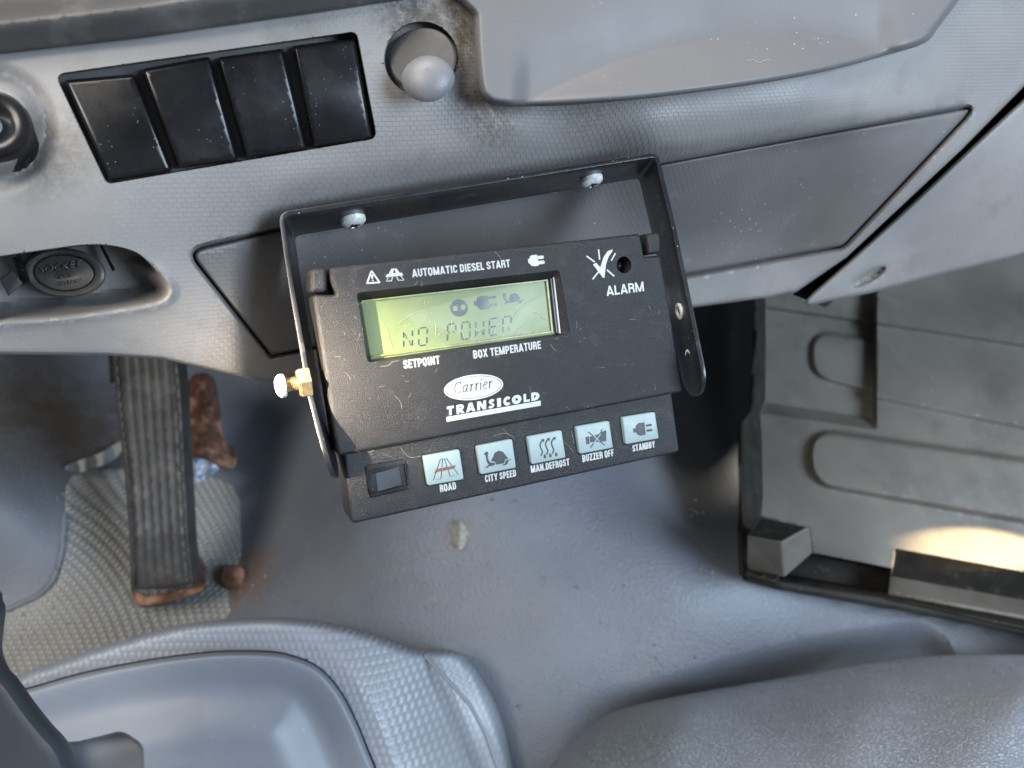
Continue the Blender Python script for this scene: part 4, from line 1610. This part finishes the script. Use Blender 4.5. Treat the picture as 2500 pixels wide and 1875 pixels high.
def floor_depth(p):
    d = floor_base(p)
    # footwell sinks away behind the unit and under the dashboard
    d = d + 0.30 * np.exp(-((p[:, 0] - 1785) / 115) ** 2 - ((p[:, 1] - 880) / 250) ** 2)
    d = d + 0.05 * (1 - sst(p[:, 1], 880, 1250)) * (1 - sst(p[:, 0], 350, 750)) + 0.03 * np.exp(-((p[:, 0] - 650) / 80) ** 2 - ((p[:, 1] - 950) / 140) ** 2)
    # a pressed ridge running to the right below the tray
    y = np.interp(p[:, 0], rx_, ry_)
    k = sst(p[:, 0], 1350, 1700) * (1 - sst(p[:, 0], 2380, 2480))
    d = d + 0.026 * sst(p[:, 1] - y, 0, 95) * k
    d = d + 0.09 * sst(sdf([(1835, 700), (1822, 1405), (1905, 1432), (2900, 1625), (2900, 600)], p), 0, 60)
    # wheel-well swelling at the upper left
    d = d - 0.02 * np.exp(-((p[:, 0] - 20) / 200) ** 2 - ((p[:, 1] - 1250) / 180) ** 2)
    d = d + 0.012 * np.exp(-((p[:, 0] - 600) / 90) ** 2 - ((p[:, 1] - 1180) / 160) ** 2)
    return d


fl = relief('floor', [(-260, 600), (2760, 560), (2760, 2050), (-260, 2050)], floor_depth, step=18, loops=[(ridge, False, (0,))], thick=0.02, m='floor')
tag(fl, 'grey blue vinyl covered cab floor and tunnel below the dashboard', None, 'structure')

mat_out = smooth_poly(tp(T3, (270, 560), (480, 530), (700, 540), (880, 600), (905, 760), (905, 870), (860, 980), (850, 1100), (600, 1250), (300, 1400), (-40, 1480), (-60, 1300), (15, 1180), (25, 1070), (200, 975), (225, 860), (245, 720)), True, 4)
pip = smooth_poly(tp(T3, (245, 700), (238, 800), (225, 880), (200, 950), (150, 1005), (80, 1040), (25, 1065)), False, 4)
pd_ = floor_depth(np.array(pip)) - 0.001
vs, fs = tube([P(a, b, c) for (a, b), c in zip(pip, pd_)], 0.0022)
po = link('mat_edging', mk('mat_edging', vs, fs), 'floor')
tag(po, 'curved raised vinyl edging line left of the studded mat', None, 'structure')
fm = relief('floor_mat', mat_out, lambda p: floor_depth(p) - 0.0012, step=13, edge_r=20, edge_drop=0.001, thick=0.004, m='mat')
tag(fm, 'grey studded rubber mat area under the accelerator pedal', None, 'structure')

# ================================================================== PEDAL
pedT = Thing('accelerator_pedal', 'long ribbed black rubber accelerator pedal standing on rusty hinge over the studded mat', 'pedal', P(400, 1440, 0.60))
pl_ = [(420, 60), (440, 300), (470, 560), (488, 800), (492, 990)]
pr_ = [(670, 60), (690, 300), (702, 560), (715, 800), (735, 965)]
ped_out = tp(T3, *pl_) + tp(T3, (610, 985)) + tp(T3, *pr_[::-1])


def ped_depth(p):
    y = p[:, 1]
    xl = np.interp(y, [T3(*q)[1] for q in pl_], [T3(*q)[0] for q in pl_])
    xr = np.interp(y, [T3(*q)[1] for q in pr_], [T3(*q)[0] for q in pr_])
    s = (p[:, 0] - xl) / (xr - xl)
    d = np.interp(y, [800, 1000, 1300, 1450], [.60, .592, .585, .59])
    mask = ((s > .08) & (s < .92)) * 1.0
    d = d + mask * 0.0024 * np.abs(np.sin(s * math.pi * 7)) ** 0.6 - 0.0024
    return d


relief('tread', ped_out, ped_depth, step=5, edge_r=7, edge_drop=0.006, thick=0.012, m='rubber', parent=pedT, skirt=D(0.05, 0, 1))
relief('hinge_plate', tp(T3, (490, 985), (560, 1010), (640, 995), (720, 975), (745, 935), (735, 880), (755, 862), (775, 900), (778, 985), (700, 1020), (610, 1045), (520, 1050)), lambda p: np.interp(p[:, 1], [1350, 1480], [.612, .60]), step=5, edge_r=4,
       edge_drop=0.004, thick=0.012, m='rust', parent=pedT, label='rusty hinge plate at the pedal foot')
relief('pedal_stay', tp(T3, (405, 60), (440, 60), (440, 205), (415, 210)), lambda p: np.full(len(p), .635), step=6, thick=0.01, m='void', parent=pedT)
fast_p = P(*T3(878, 938), .645)
vs, fs = lathe(fast_p, D(0.2, 0.5, -0.8), [(0.0105, -0.01), (0.0105, 0), (0.009, 0.002), (0.005, 0.003), (0, 0.0032)], 22)
bo = link('rusted_bolt', mk('rusted_bolt', vs, fs), 'rust')
tag(bo, 'round rusted bolt head on the floor to the right of the pedal', 'bolt')

rb = relief('rusty_bracket', smooth_poly(tp(T3, (712, 200), (760, 170), (810, 200), (830, 320), (850, 430), (885, 455), (888, 520), (850, 535), (790, 505), (705, 495), (700, 350)), True, 3),
            lambda p: .70 + 0.006 * np.sin(p[:, 0] / 17) - (p[:, 1] - 1000) * .0001, step=7, edge_r=7, edge_drop=.006, thick=0.02, m='rust')
tag(rb, 'flaking rusty steel bracket behind the pedal', 'bracket')
wr = relief('wrapper', smooth_poly(tp(T3, (700, 505), (740, 490), (790, 505), (825, 530), (790, 560), (745, 582), (705, 590)), True, 3),
            lambda p: .672 + 0.004 * np.sin(p[:, 0] / 6) + 0.003 * np.sin(p[:, 1] / 5), step=4, thick=0.002, m='paper')
tag(wr, 'crumpled blue and white wrapper scrap beside the pedal', 'wrapper')
sm_ = relief('wrapper', smooth_poly(tp(T3, (245, 525), (310, 495), (380, 470), (450, 430), (465, 450), (425, 500), (340, 535), (280, 545)), True, 3),
             lambda p: floor_depth(p) - 0.012 + 0.004 * np.sin(p[:, 0] / 7), step=5, thick=0.002, m='palegrey')
tag(sm_, 'torn pale film scrap stuck to the floor left of the pedal', 'wrapper')
lf = relief('dry_leaf', smooth_poly(tp(T3, (1708, 735), (1735, 728), (1765, 770), (1752, 820), (1728, 835), (1704, 790)), True, 3), lambda p: floor_depth(p) - 0.004 + 0.0025 * np.abs(p[:, 0] - 1122) / 12 + 0.001 * np.sin(p[:, 1] / 4), step=4, thick=0.001, m='leaf')
tag(lf, 'pale green dry leaf lying on the floor below the control unit', 'leaf')

# ================================================================== TRAY
trT = Thing('storage_tray', 'grey plastic storage tray with pressed ribs and dark rim beside the engine cover', 'tray', P(2200, 1250, 0.5))
tray_out = tp(TB, (285, 1659), (298, 1300), (300, 935), (375, 850), (392, 600), (398, 300), (398, 60)) + [(1850, 600), (2750, 500), (2750, 1620)] + tp(TD, (2212, 1070), (1300, 880), (330, 728), (60, 652))
tray_out = tray_out + tp(TB, (286, 1500))[:0]
tray_floor = tp(TB, (470, 0), (472, 400), (470, 760), (437, 850), (450, 1100), (455, 1430), (440, 1560)) + tp(TD, (190, 190), (560, 270), (590, 470), (1195, 590), (1215, 435)) + tp(TD, (2212, 615)) + [(2750, 1480), (2750, 450)]
chan = tp(TD, (590, 478), (1195, 596), (1165, 790), (380, 655), (80, 610), (70, 340))
flange = tp(TD, (1215, 437), (2212, 618), (2800, 725), (2800, 1090), (2212, 985), (1165, 795))
slot1 = round_poly(tp(TB, (775, 300), (1210, 365), (1210, 720), (780, 600)), [70, 0, 0, 60])
slot2 = round_poly(tp(TB, (768, 960), (2300, 1180), (2300, 1590), (768, 1310)), [75, 0, 0, 75], 8)
slot2 = round_poly(tp(TB, (768, 960), (2700, 1240), (2700, 1670), (768, 1330)), [75, 0, 0, 75], 8)
raised = tp(TB, (1130, 240), (2212, 400), (2700, 470), (2700, 1060), (2212, 945), (1215, 745), (1185, 455))
lowband = tp(TB, (450, 780), (1195, 888), (1195, 972), (438, 848))
tray_base = tps([(1800, 700, .66), (1800, 1100, .60), (1850, 1400, .555), (2200, 700, .67), (2500, 700, .68), (2200, 1000, .61), (2500, 1000, .62), (2200, 1350, .56), (2500, 1400, .57), (2700, 1550, .555)])


def tray_depth(p):
    d = tray_base(p)
    s = sdf(tray_floor, p)
    out = sdf(tray_out, p)
    left = (1 - sst(p[:, 0], 1880, 1930)) * (p[:, 1] < 1390)
    # side wall rising to the rim on the left
    rim = lin(-s, 0, 48) * (p[:, 0] < 1900)
    d = d - 0.045 * rim
    # channel along the front
    d = d + 0.035 * lin(sdf(chan, p), 0, 5) * (p[:, 0] > 1800)
    # flange: dark drop then a pale step
    f = inside(flange, p)
    ytop = np.interp(p[:, 0], [TD(1215, 437)[0], 2750], [TD(1215, 437)[1], TD(1215, 437)[1] + (2750 - TD(1215, 437)[0]) * 0.18])
    h = p[:, 1] - ytop
    d = d + f * (0.030 * lin(h, 0, 70) - 0.016 * lin(h, 70, 108))
    # lip at the very front
    lipy = np.interp(p[:, 0], [TD(60, 652)[0], TD(2212, 1070)[0], 2750], [TD(60, 652)[1], TD(2212, 1070)[1], 1620])
    d = d - 0.02 * lin(lipy - p[:, 1], 26, 10) * (p[:, 0] > 1815)
    fl_ = (s > 0)
    # pressed levels: a sunk pocket at the upper left, long shallow steps to the right
    right = sst(p[:, 0], TB(1195, 0)[0] - 2, TB(1195, 0)[0] + 10)
    upper = 1 - sst(p[:, 1] - (TB(0, 745)[1] + (p[:, 0] - TB(1215, 0)[0]) * 0.205), -5, 8)
    top = 1 - sst(p[:, 1] - (TB(0, 240)[1] + (p[:, 0] - TB(1130, 0)[0]) * 0.148), -6, 4)
    yb_ = np.interp(p[:, 0], [TB(450, 780)[0], TB(1195, 888)[0]], [TB(450, 780)[1], TB(1195, 888)[1]])
    d = d + fl_ * (1 - right) * 0.013 * (1 - lin(p[:, 1] - yb_, 0, 27))
    d = d - fl_ * 0.005 * right * upper
    d = d - fl_ * 0.007 * top
    s1 = sst(sdf(slot1, p), -7, 7) * (1 - right)
    s2 = sst(sdf(slot2, p), -8, 8)
    d = d - fl_ * 0.0055 * s1 - fl_ * 0.007 * s2
    return d


tray_lines = []
for o_ in (-2, 2, 6, 10):
    tray_lines.append(([(TB(1195, 0)[0] + o_, 740), (TB(1195, 0)[0] + o_, 1060)], False, (0,)))
for o_ in (-5, -1, 3, 8):
    tray_lines.append(([(x, TB(0, 745)[1] + (x - TB(1215, 0)[0]) * 0.205 + o_) for x in (2100, 2400, 2740)], False, (0,)))
for o_ in (-6, -3, 0, 4):
    tray_lines.append(([(x, TB(0, 240)[1] + (x - TB(1130, 0)[0]) * 0.148 + o_) for x in (1870, 2300, 2740)], False, (0,)))
for o_ in (70, 90, 108):
    tray_lines.append(([(x, TD(1215, 437)[1] + (x - TD(1215, 437)[0]) * 0.18 + o_) for x in (2180, 2740)], False, (0,)))
for o_ in (0, 13, 27):
    tray_lines.append(([(a_, b_ + o_) for a_, b_ in tp(TB, (450, 780), (1195, 888))], False, (0,)))
tr = relief('tray_shell', tray_out, tray_depth, step=9, loops=[(tray_floor, True, (-3, -1, 1, 3)), (chan, True, (0, 2, 6)), (slot1, True, (-7, -3, 0, 3, 7)), (slot2, True, (-8, -4, 0, 4, 8)),
                                                         (lowband, True, (-1, 1)), (flange, True, (-1, 0, 1))] + tray_lines, edge_r=8, edge_drop=0.006, thick=0.02, m='tray', parent=trT, ang=30)
# dark rim and wall; channel and flange drop get their shade by this colour
tr.data.materials.append(MT['traydark'])
cen = np.zeros((len(tr.data.polygons), 3))
MI = M.inverted()
trp = []
for poly in tr.data.polygons:
    q = MI @ Vector(poly.center)
    trp.append((CX + F * q.x / -q.z, CY - F * q.y / -q.z))
trp = np.array(trp)
sdd = sdf(tray_floor, trp)
fi = inside(flange, trp)
yt = np.interp(trp[:, 0], [TD(1215, 437)[0], 2750], [TD(1215, 437)[1], TD(1215, 437)[1] + (2750 - TD(1215, 437)[0]) * 0.18])
for i, poly in enumerate(tr.data.polygons):
    if sdd[i] < -1 and not (fi[i] and trp[i][1] - yt[i] > 70):
        poly.material_index = 1
# hollow square post in the corner
def solid(pts, faces, name, m, parent, label=None):
    me = mk(name, [P(*q) for q in pts], faces, False)
    o = link(name, me, m, parent, label)
    b = o.modifiers.new('b', 'BEVEL')
    b.width = 0.0012
    b.segments = 2
    return o


A_, B_, C_, D1 = TD(72, 342), TD(345, 392), TD(562, 275), TD(185, 195)
A2, B2, C2, D2 = TD(72, 612), TD(368, 662), TD(585, 470), TD(190, 430)
solid([(*A_, .478), (*B_, .468), (*C_, .492), (*D1, .502), (*A2, .512), (*B2, .502), (*C2, .535), (*D2, .56)],
      [(0, 1, 2, 3), (0, 1, 5, 4), (1, 2, 6, 5), (2, 3, 7, 6), (3, 0, 4, 7), (4, 5, 6, 7)], 'corner_post', 'tray', trT, 'square post in the tray corner')
hp = [((np.array(x) * 0.9 + np.array(c) * 0.1)) for x, c in zip((A_, B_, C_, D1), [np.mean([A_, B_, C_, D1], 0)] * 4)]
solid([(*hp[0], .4765), (*hp[1], .4675), (*hp[2], .4905), (*hp[3], .5), (*hp[0], .4785), (*hp[1], .4695), (*hp[2], .4925), (*hp[3], .502)],
      [(0, 1, 2, 3), (0, 1, 5, 4), (1, 2, 6, 5), (2, 3, 7, 6), (3, 0, 4, 7), (4, 5, 6, 7)], 'post_hollow_shade', 'void', trT)  # black plate standing for the shade inside the hollow post


# rolled edges of the tray rim
vs, fs = tube([P(*TB(398, 60), .612), P(*TB(396, 300), .602), P(*TB(390, 600), .585), P(*TB(374, 842), .568), P(*TB(306, 930), .56), P(*TB(302, 1200), .545), P(*TB(300, 1659), .522), P(*TD(38, 640), .52)], 0.0022)
link('rim_bead', mk('rim_bead', vs, fs), 'traydark', trT)
vs, fs = tube([P(*TD(60, 648), .52), P(*TD(330, 722), .524), P(*TD(1300, 885), .53), P(*TD(2212, 1062), .54), P(2750, 1600, .545)], 0.0036)
link('rim_bead', mk('rim_bead', vs, fs), 'traydark', trT)

# ================================================================== GRAINED COVER at the lower right
gc_line = smooth_poly([(1270, 1960), (1330, 1850), (1400, 1780), (1500, 1735), (1650, 1700), (1850, 1665), (2000, 1640), (2150, 1615), (2300, 1600), (2450, 1597), (2600, 1600), (2760, 1600)], False, 3)
gc_out = gc_line + [(2760, 2050), (1270, 2050)]
gc_base = tps([(1300, 1950, .475), (1500, 1750, .50), (2000, 1650, .51), (2500, 1600, .52), (1700, 1900, .415), (2200, 1900, .385), (2600, 1900, .39), (2100, 1740, .435), (2500, 1690, .43), (1650, 1790, .445)])
gc = relief('engine_cover', gc_out, gc_base, step=12, edge_r=60, edge_drop=0.012, thick=0.05, m='leather')
tag(gc, 'grey grained vinyl engine cover swelling up at the lower right corner', 'engine cover')

# ================================================================== CONSOLE at the lower left
cnT = Thing('floor_console', 'grey plastic console hood with a woven rim band and rounded inner cover, lower left', 'console', P(600, 1800, 0.44))
con_out = smooth_poly(tp(T3, (-120, 1420), (70, 1310), (200, 1262), (400, 1195), (650, 1125), (850, 1098), (1060, 1092), (1260, 1115), (1420, 1160), (1560, 1210), (1700, 1215), (1760, 1250), (1820, 1330), (1880, 1450), (1920, 1600), (1945, 1800), (1945, 1950),
                        (900, 1960), (-120, 1960)), True, 4)
in_out = smooth_poly(tp(T3, (-120, 1400), (80, 1362), (300, 1300), (550, 1250), (800, 1218), (1000, 1216), (1100, 1232), (1200, 1275), (1280, 1360), (1340, 1470), (1390, 1590), (1430, 1700), (1470, 1960), (700, 1990), (-120, 1990)), True, 4)
con_base = tps([(0, 1640, .43), (300, 1560, .435), (600, 1520, .44), (800, 1530, .44), (1000, 1600, .44), (1000, 1750, .435), (1150, 1900, .435), (1220, 1800, .455), (1120, 1620, .455), (0, 1950, .43), (600, 1950, .43)])


def con_depth(p):
    s = sdf(in_out, p)
    so_ = sdf(con_out, p)
    d = con_base(p)
    x = p[:, 0]
    d = d + sst(s, 0, 6) * (0.006 + 0.016 * sst(x, 560, 740)) + 0.07 * sst(s, 12, 40)
    # band leans back outwards; crease on the right flank
    d = d + 0.00010 * np.clip(-s - 45, 0, 200) * sst(x, 650, 850)
    return d


relief('hood_rim', con_out, con_depth, step=10, loops=[(in_out, True, (-8, -3, 0, 3, 6))], edge_r=22, edge_drop=0.02, thick=0.08, m='console_weave', parent=cnT)
slotc = round_poly(tp(TC, (300, 1500), (560, 1480), (860, 1405), (1000, 1500), (1010, 1760), (300, 1760)), [5, 20, 40, 30, 0, 0], 6)
in2 = inset(in_out, 4)
cov_base = tps([(0, 1700, .415), (100, 1750, .412), (300, 1640, .418), (300, 1705, .430), (300, 1790, .402), (600, 1600, .420), (600, 1680, .434), (600, 1770, .408), (700, 1610, .422), (820, 1700, .436), (860, 1850, .438), (760, 1790, .410), (900, 1900, .43), (400, 1840, .398), (600, 1850, .398), (700, 1880, .40), (300, 1900, .395), (150, 1870, .39)])


def cov_depth(p):
    s = sdf(in2, p)
    return 0.412 + 0.004 * sst(s, 4, 110) - 0.012 * sst(s, 70, 220) + 0.00002 * (p[:, 0] - 500) * (p[:, 0] > 500) + 0.03 * lin(sdf(slotc, p), -3, 4)


relief('inner_cover', in2, cov_depth, step=10, loops=[(slotc, True, (-4, -2, 0, 2, 5))], edge_r=16, edge_drop=0.010, thick=0.05, m='console', parent=cnT, ang=50)
relief('slot_floor', slotc, lambda p: cov_base(p) + 0.016 - 0.0001 * (p[:, 1] - 1850), step=12, thick=0.004, m='console', parent=cnT) if False else None

# flank crease line of the hood: raised thin lip
vs, fs = tube([P(*T3(1600, 1235), .462), P(*T3(1690, 1330), .452), P(*T3(1770, 1420), .449), P(*T3(1830, 1530), .447), P(*T3(1875, 1659), .445), P(*T3(1890, 1800), .445)], 0.0012)
link('hood_lip', mk('hood_lip', vs, fs), 'console', cnT)

# dark blurred lever close to the lens
lv_out = smooth_poly(tp(TC, (-700, 200), (-60, 380), (20, 480), (40, 560), (15, 800), (60, 950), (130, 1030), (250, 1200), (370, 1350), (480, 1475), (560, 1659), (640, 1900), (-700, 1900)), True, 4)
lv = relief('lever', lv_out, lambda p: .235 + 0.00002 * (p[:, 0] - 200) ** 2 * 0.004, step=14, edge_r=55, edge_drop=0.02, thick=0.02, m='lever')
tag(lv, 'dark slate plastic lever reaching in over the lower left corner, out of focus', 'lever')

# ================================================================== hairs and lint
def hair_strand(pts, z, r=0.00006):
    q = smooth_poly(pts, False, 5)
    return tube([UW(x, y, z) for x, y in q], r, 5)


strands = []
HZ0 = WH + 0.0002


def H(T, pts, z=HZ0, r=0.00006):
    r *= 0.7
    strands.append(hair_strand([UL(*T(*p), z) for p in pts], z, r))


H(T5, [(1028, 935), (1070, 990), (1100, 1080), (1130, 1180)])
H(T5, [(1030, 1060), (1080, 1120), (1150, 1190)])
H(T5, [(1180, 965), (1260, 900), (1350, 850), (1450, 825)])
H(T5, [(1375, 720), (1450, 790), (1510, 880), (1540, 980), (1540, 1080), (1600, 1020), (1640, 995)])
H(T5, [(1435, 750), (1450, 850), (1495, 935)])
H(T5, [(1020, 1350), (1090, 1345), (1140, 1310), (1195, 1300)], 0.0001)
H(TA, [(1205, 1040), (1100, 1060), (1010, 1120), (950, 1210), (935, 1270)])
H(TA, [(1150, 1195), (1220, 1020), (1330, 850), (1450, 740), (1600, 650), (1740, 570)])
H(TA, [(1800, 1020), (1700, 965), (1600, 965), (1500, 1050), (1360, 1110), (1290, 1180), (1180, 1290)])
H(TA, [(1515, 865), (1620, 890), (1710, 965)])
H(TA, [(1015, 915), (1050, 990), (1000, 1080), (970, 1160)])
H(TA, [(590, 1385), (680, 1270), (780, 1160), (825, 1090)])
H(TA, [(1770, 420), (1800, 600), (1880, 760), (1920, 900)])
H(TA, [(430, 1140), (490, 1190), (520, 1300)])
H(TA, [(350, 935), (320, 1040), (318, 1140)])
H(TA, [(1670, 1060), (1720, 1160), (1738, 1210)])
for i in range(70):
    x = random.uniform(900, 1800)
    y = 1330 - (x - 900) * 0.17 + random.uniform(-60, 10)
    a = random.uniform(0, math.pi)
    l = random.uniform(15, 70)
    H(TA, [(x, y), (x + l * .5 * math.cos(a), y - l * .5 * math.sin(a) - 6), (x + l * math.cos(a), y - l * math.sin(a))], HZ0 + random.uniform(0, .0004), 0.00004)
H(T7, [(780, 838), (830, 900), (880, 935), (995, 920)], -0.0017, 0.00005)
H(T9, [(1010, 1140), (1120, 1100), (1220, 1100), (1330, 1165)], -0.0017, 0.00005)
H(T9, [(1150, 1020), (1200, 1070), (1260, 1120)], -0.0017, 0.00004)
H(T8, [(640, 830), (700, 890), (740, 950)], -0.0017, 0.00004)
H(T8, [(715, 700), (730, 770), (745, 840)], -0.0017, 0.00004)
H(T7, [(725, 340), (780, 400), (795, 465)], 0.0002, 0.00005)
H(T5, [(2090, 285), (2130, 325), (2150, 365)], 0.0002, 0.00005)
H(TA, [(1800, 1350), (1850, 1420), (1900, 1460)], 0.0002, 0.00005)
for i in range(60):
    u, v = random.uniform(830, 1620), random.uniform(680, 1180)
    v = max(v, 660)
    x, y = UL(u, v)
    if inside(win, np.array([(x, y)]))[0] or not inside(cover, np.array([(x, y)]))[0]:
        continue
    a = random.uniform(0, 6.28)
    l = random.uniform(.0008, .003)
    strands.append(hair_strand([(x, y), (x + l * .5 * math.cos(a) + .0003, y + l * .5 * math.sin(a)), (x + l * math.cos(a), y + l * math.sin(a))], 0.00012, 0.000025))
vs, fs = merge(strands)
ho = link('lint', mk('lint', vs, fs), 'hair')
tag(ho, 'pale pet hairs and lint lying on the display and face of the control unit', None, 'stuff')

# lint on the dash, the tray and the projecting box
strands = []


def HD(depthf, pts, r=0.00008):
    q = np.array(smooth_poly(pts, False, 4))
    d = depthf(q) - 0.0003
    strands.append(tube([P(a, b, c) for (a, b), c in zip(q, d)], r, 5))


HD(box_depth, tp(T2, (1100, 245), (1130, 240), (1150, 252), (1175, 242), (1198, 240)), 0.00012)
HD(tray_depth, tp(TB, (1582, 600), (1605, 628)), 0.0005)
for i in range(45):
    u, v = random.uniform(60, 1500), random.uniform(120, 520)
    if inside(recess_sw, np.array([(u, v)]))[0] or inside(box_out, np.array([(u, v)]))[0]:
        continue
    a = random.uniform(0, 6.28)
    l = random.uniform(6, 22)
    HD(dash_surf, [(u, v), (u + l * .5 * math.cos(a) + 3, v + l * .5 * math.sin(a)), (u + l * math.cos(a), v + l * math.sin(a))], 0.00004)
vs, fs = merge(strands)
h2 = link('lint', mk('lint', vs, fs), 'dark_hair')
tag(h2, 'fine grey fibres scattered over the dashboard and tray', None, 'stuff')

# socket cap lettering, moulded in the same plastic
fr = lambda u, v: np.array(P(u, v, .2549))
for body, a, b, h in (('SOCKET', (425, 565), (880, 490), 17), ('MAX', (610, 620), (800, 592), 8), ('120W', (620, 695), (870, 655), 9)):
    o = text_on(body, TS(*a), TS(*b), h, 0, 'cap', None, 0.012, frame=fr, t=-0.0003)
    o.parent = cap

# scuff fibres and grit on the floor
strands = []
for i in range(70):
    u, v = random.uniform(620, 1750), random.uniform(1230, 1720)
    a = random.uniform(-0.4, 2.2)
    l = random.uniform(12, 55)
    k = random.uniform(-9, 9)
    HD(lambda q: floor_depth(q) - 0.0008, [(u, v), (u + l * .5 * math.cos(a) + k, v + l * .5 * math.sin(a) + k), (u + l * math.cos(a), v + l * math.sin(a))], random.uniform(0.00008, 0.0002))
vs, fs = merge(strands)
h3 = link('lint', mk('lint', vs, fs), 'dark_hair')
tag(h3, 'thin pale fibres and hairs strewn over the blue grey floor', None, 'stuff')
vs, fs = [], []
for i in range(420):
    if i % 3 == 0:
        u, v = random.uniform(30, 560), random.uniform(1150, 1560)
    elif i % 3 == 1:
        u, v = random.gauss(600, 60), random.gauss(1420, 50)
    else:
        u, v = random.uniform(600, 1800), random.uniform(1200, 1750)
    q = np.array([(u, v)])
    c = P(u, v, floor_depth(q)[0] - 0.0022 if u < 590 else floor_depth(q)[0] - 0.0008)
    r_ = random.choice([.0004, .0006, .0008, .0013])
    n = len(vs)
    for k in range(6):
        vs.append(c + Vector([random.uniform(-1, 1) * r_ for _ in range(3)]))
    fs += [tuple(n + t for t in f) for f in ((0, 1, 2), (0, 2, 3), (0, 3, 4), (0, 4, 1), (5, 2, 1), (5, 3, 2), (5, 4, 3), (5, 1, 4))]
gr = link('grit', mk('grit', vs, fs, False), 'leaf')
tag(gr, 'tiny crumbs of grit and dirt scattered on the floor round the pedal', None, 'stuff')
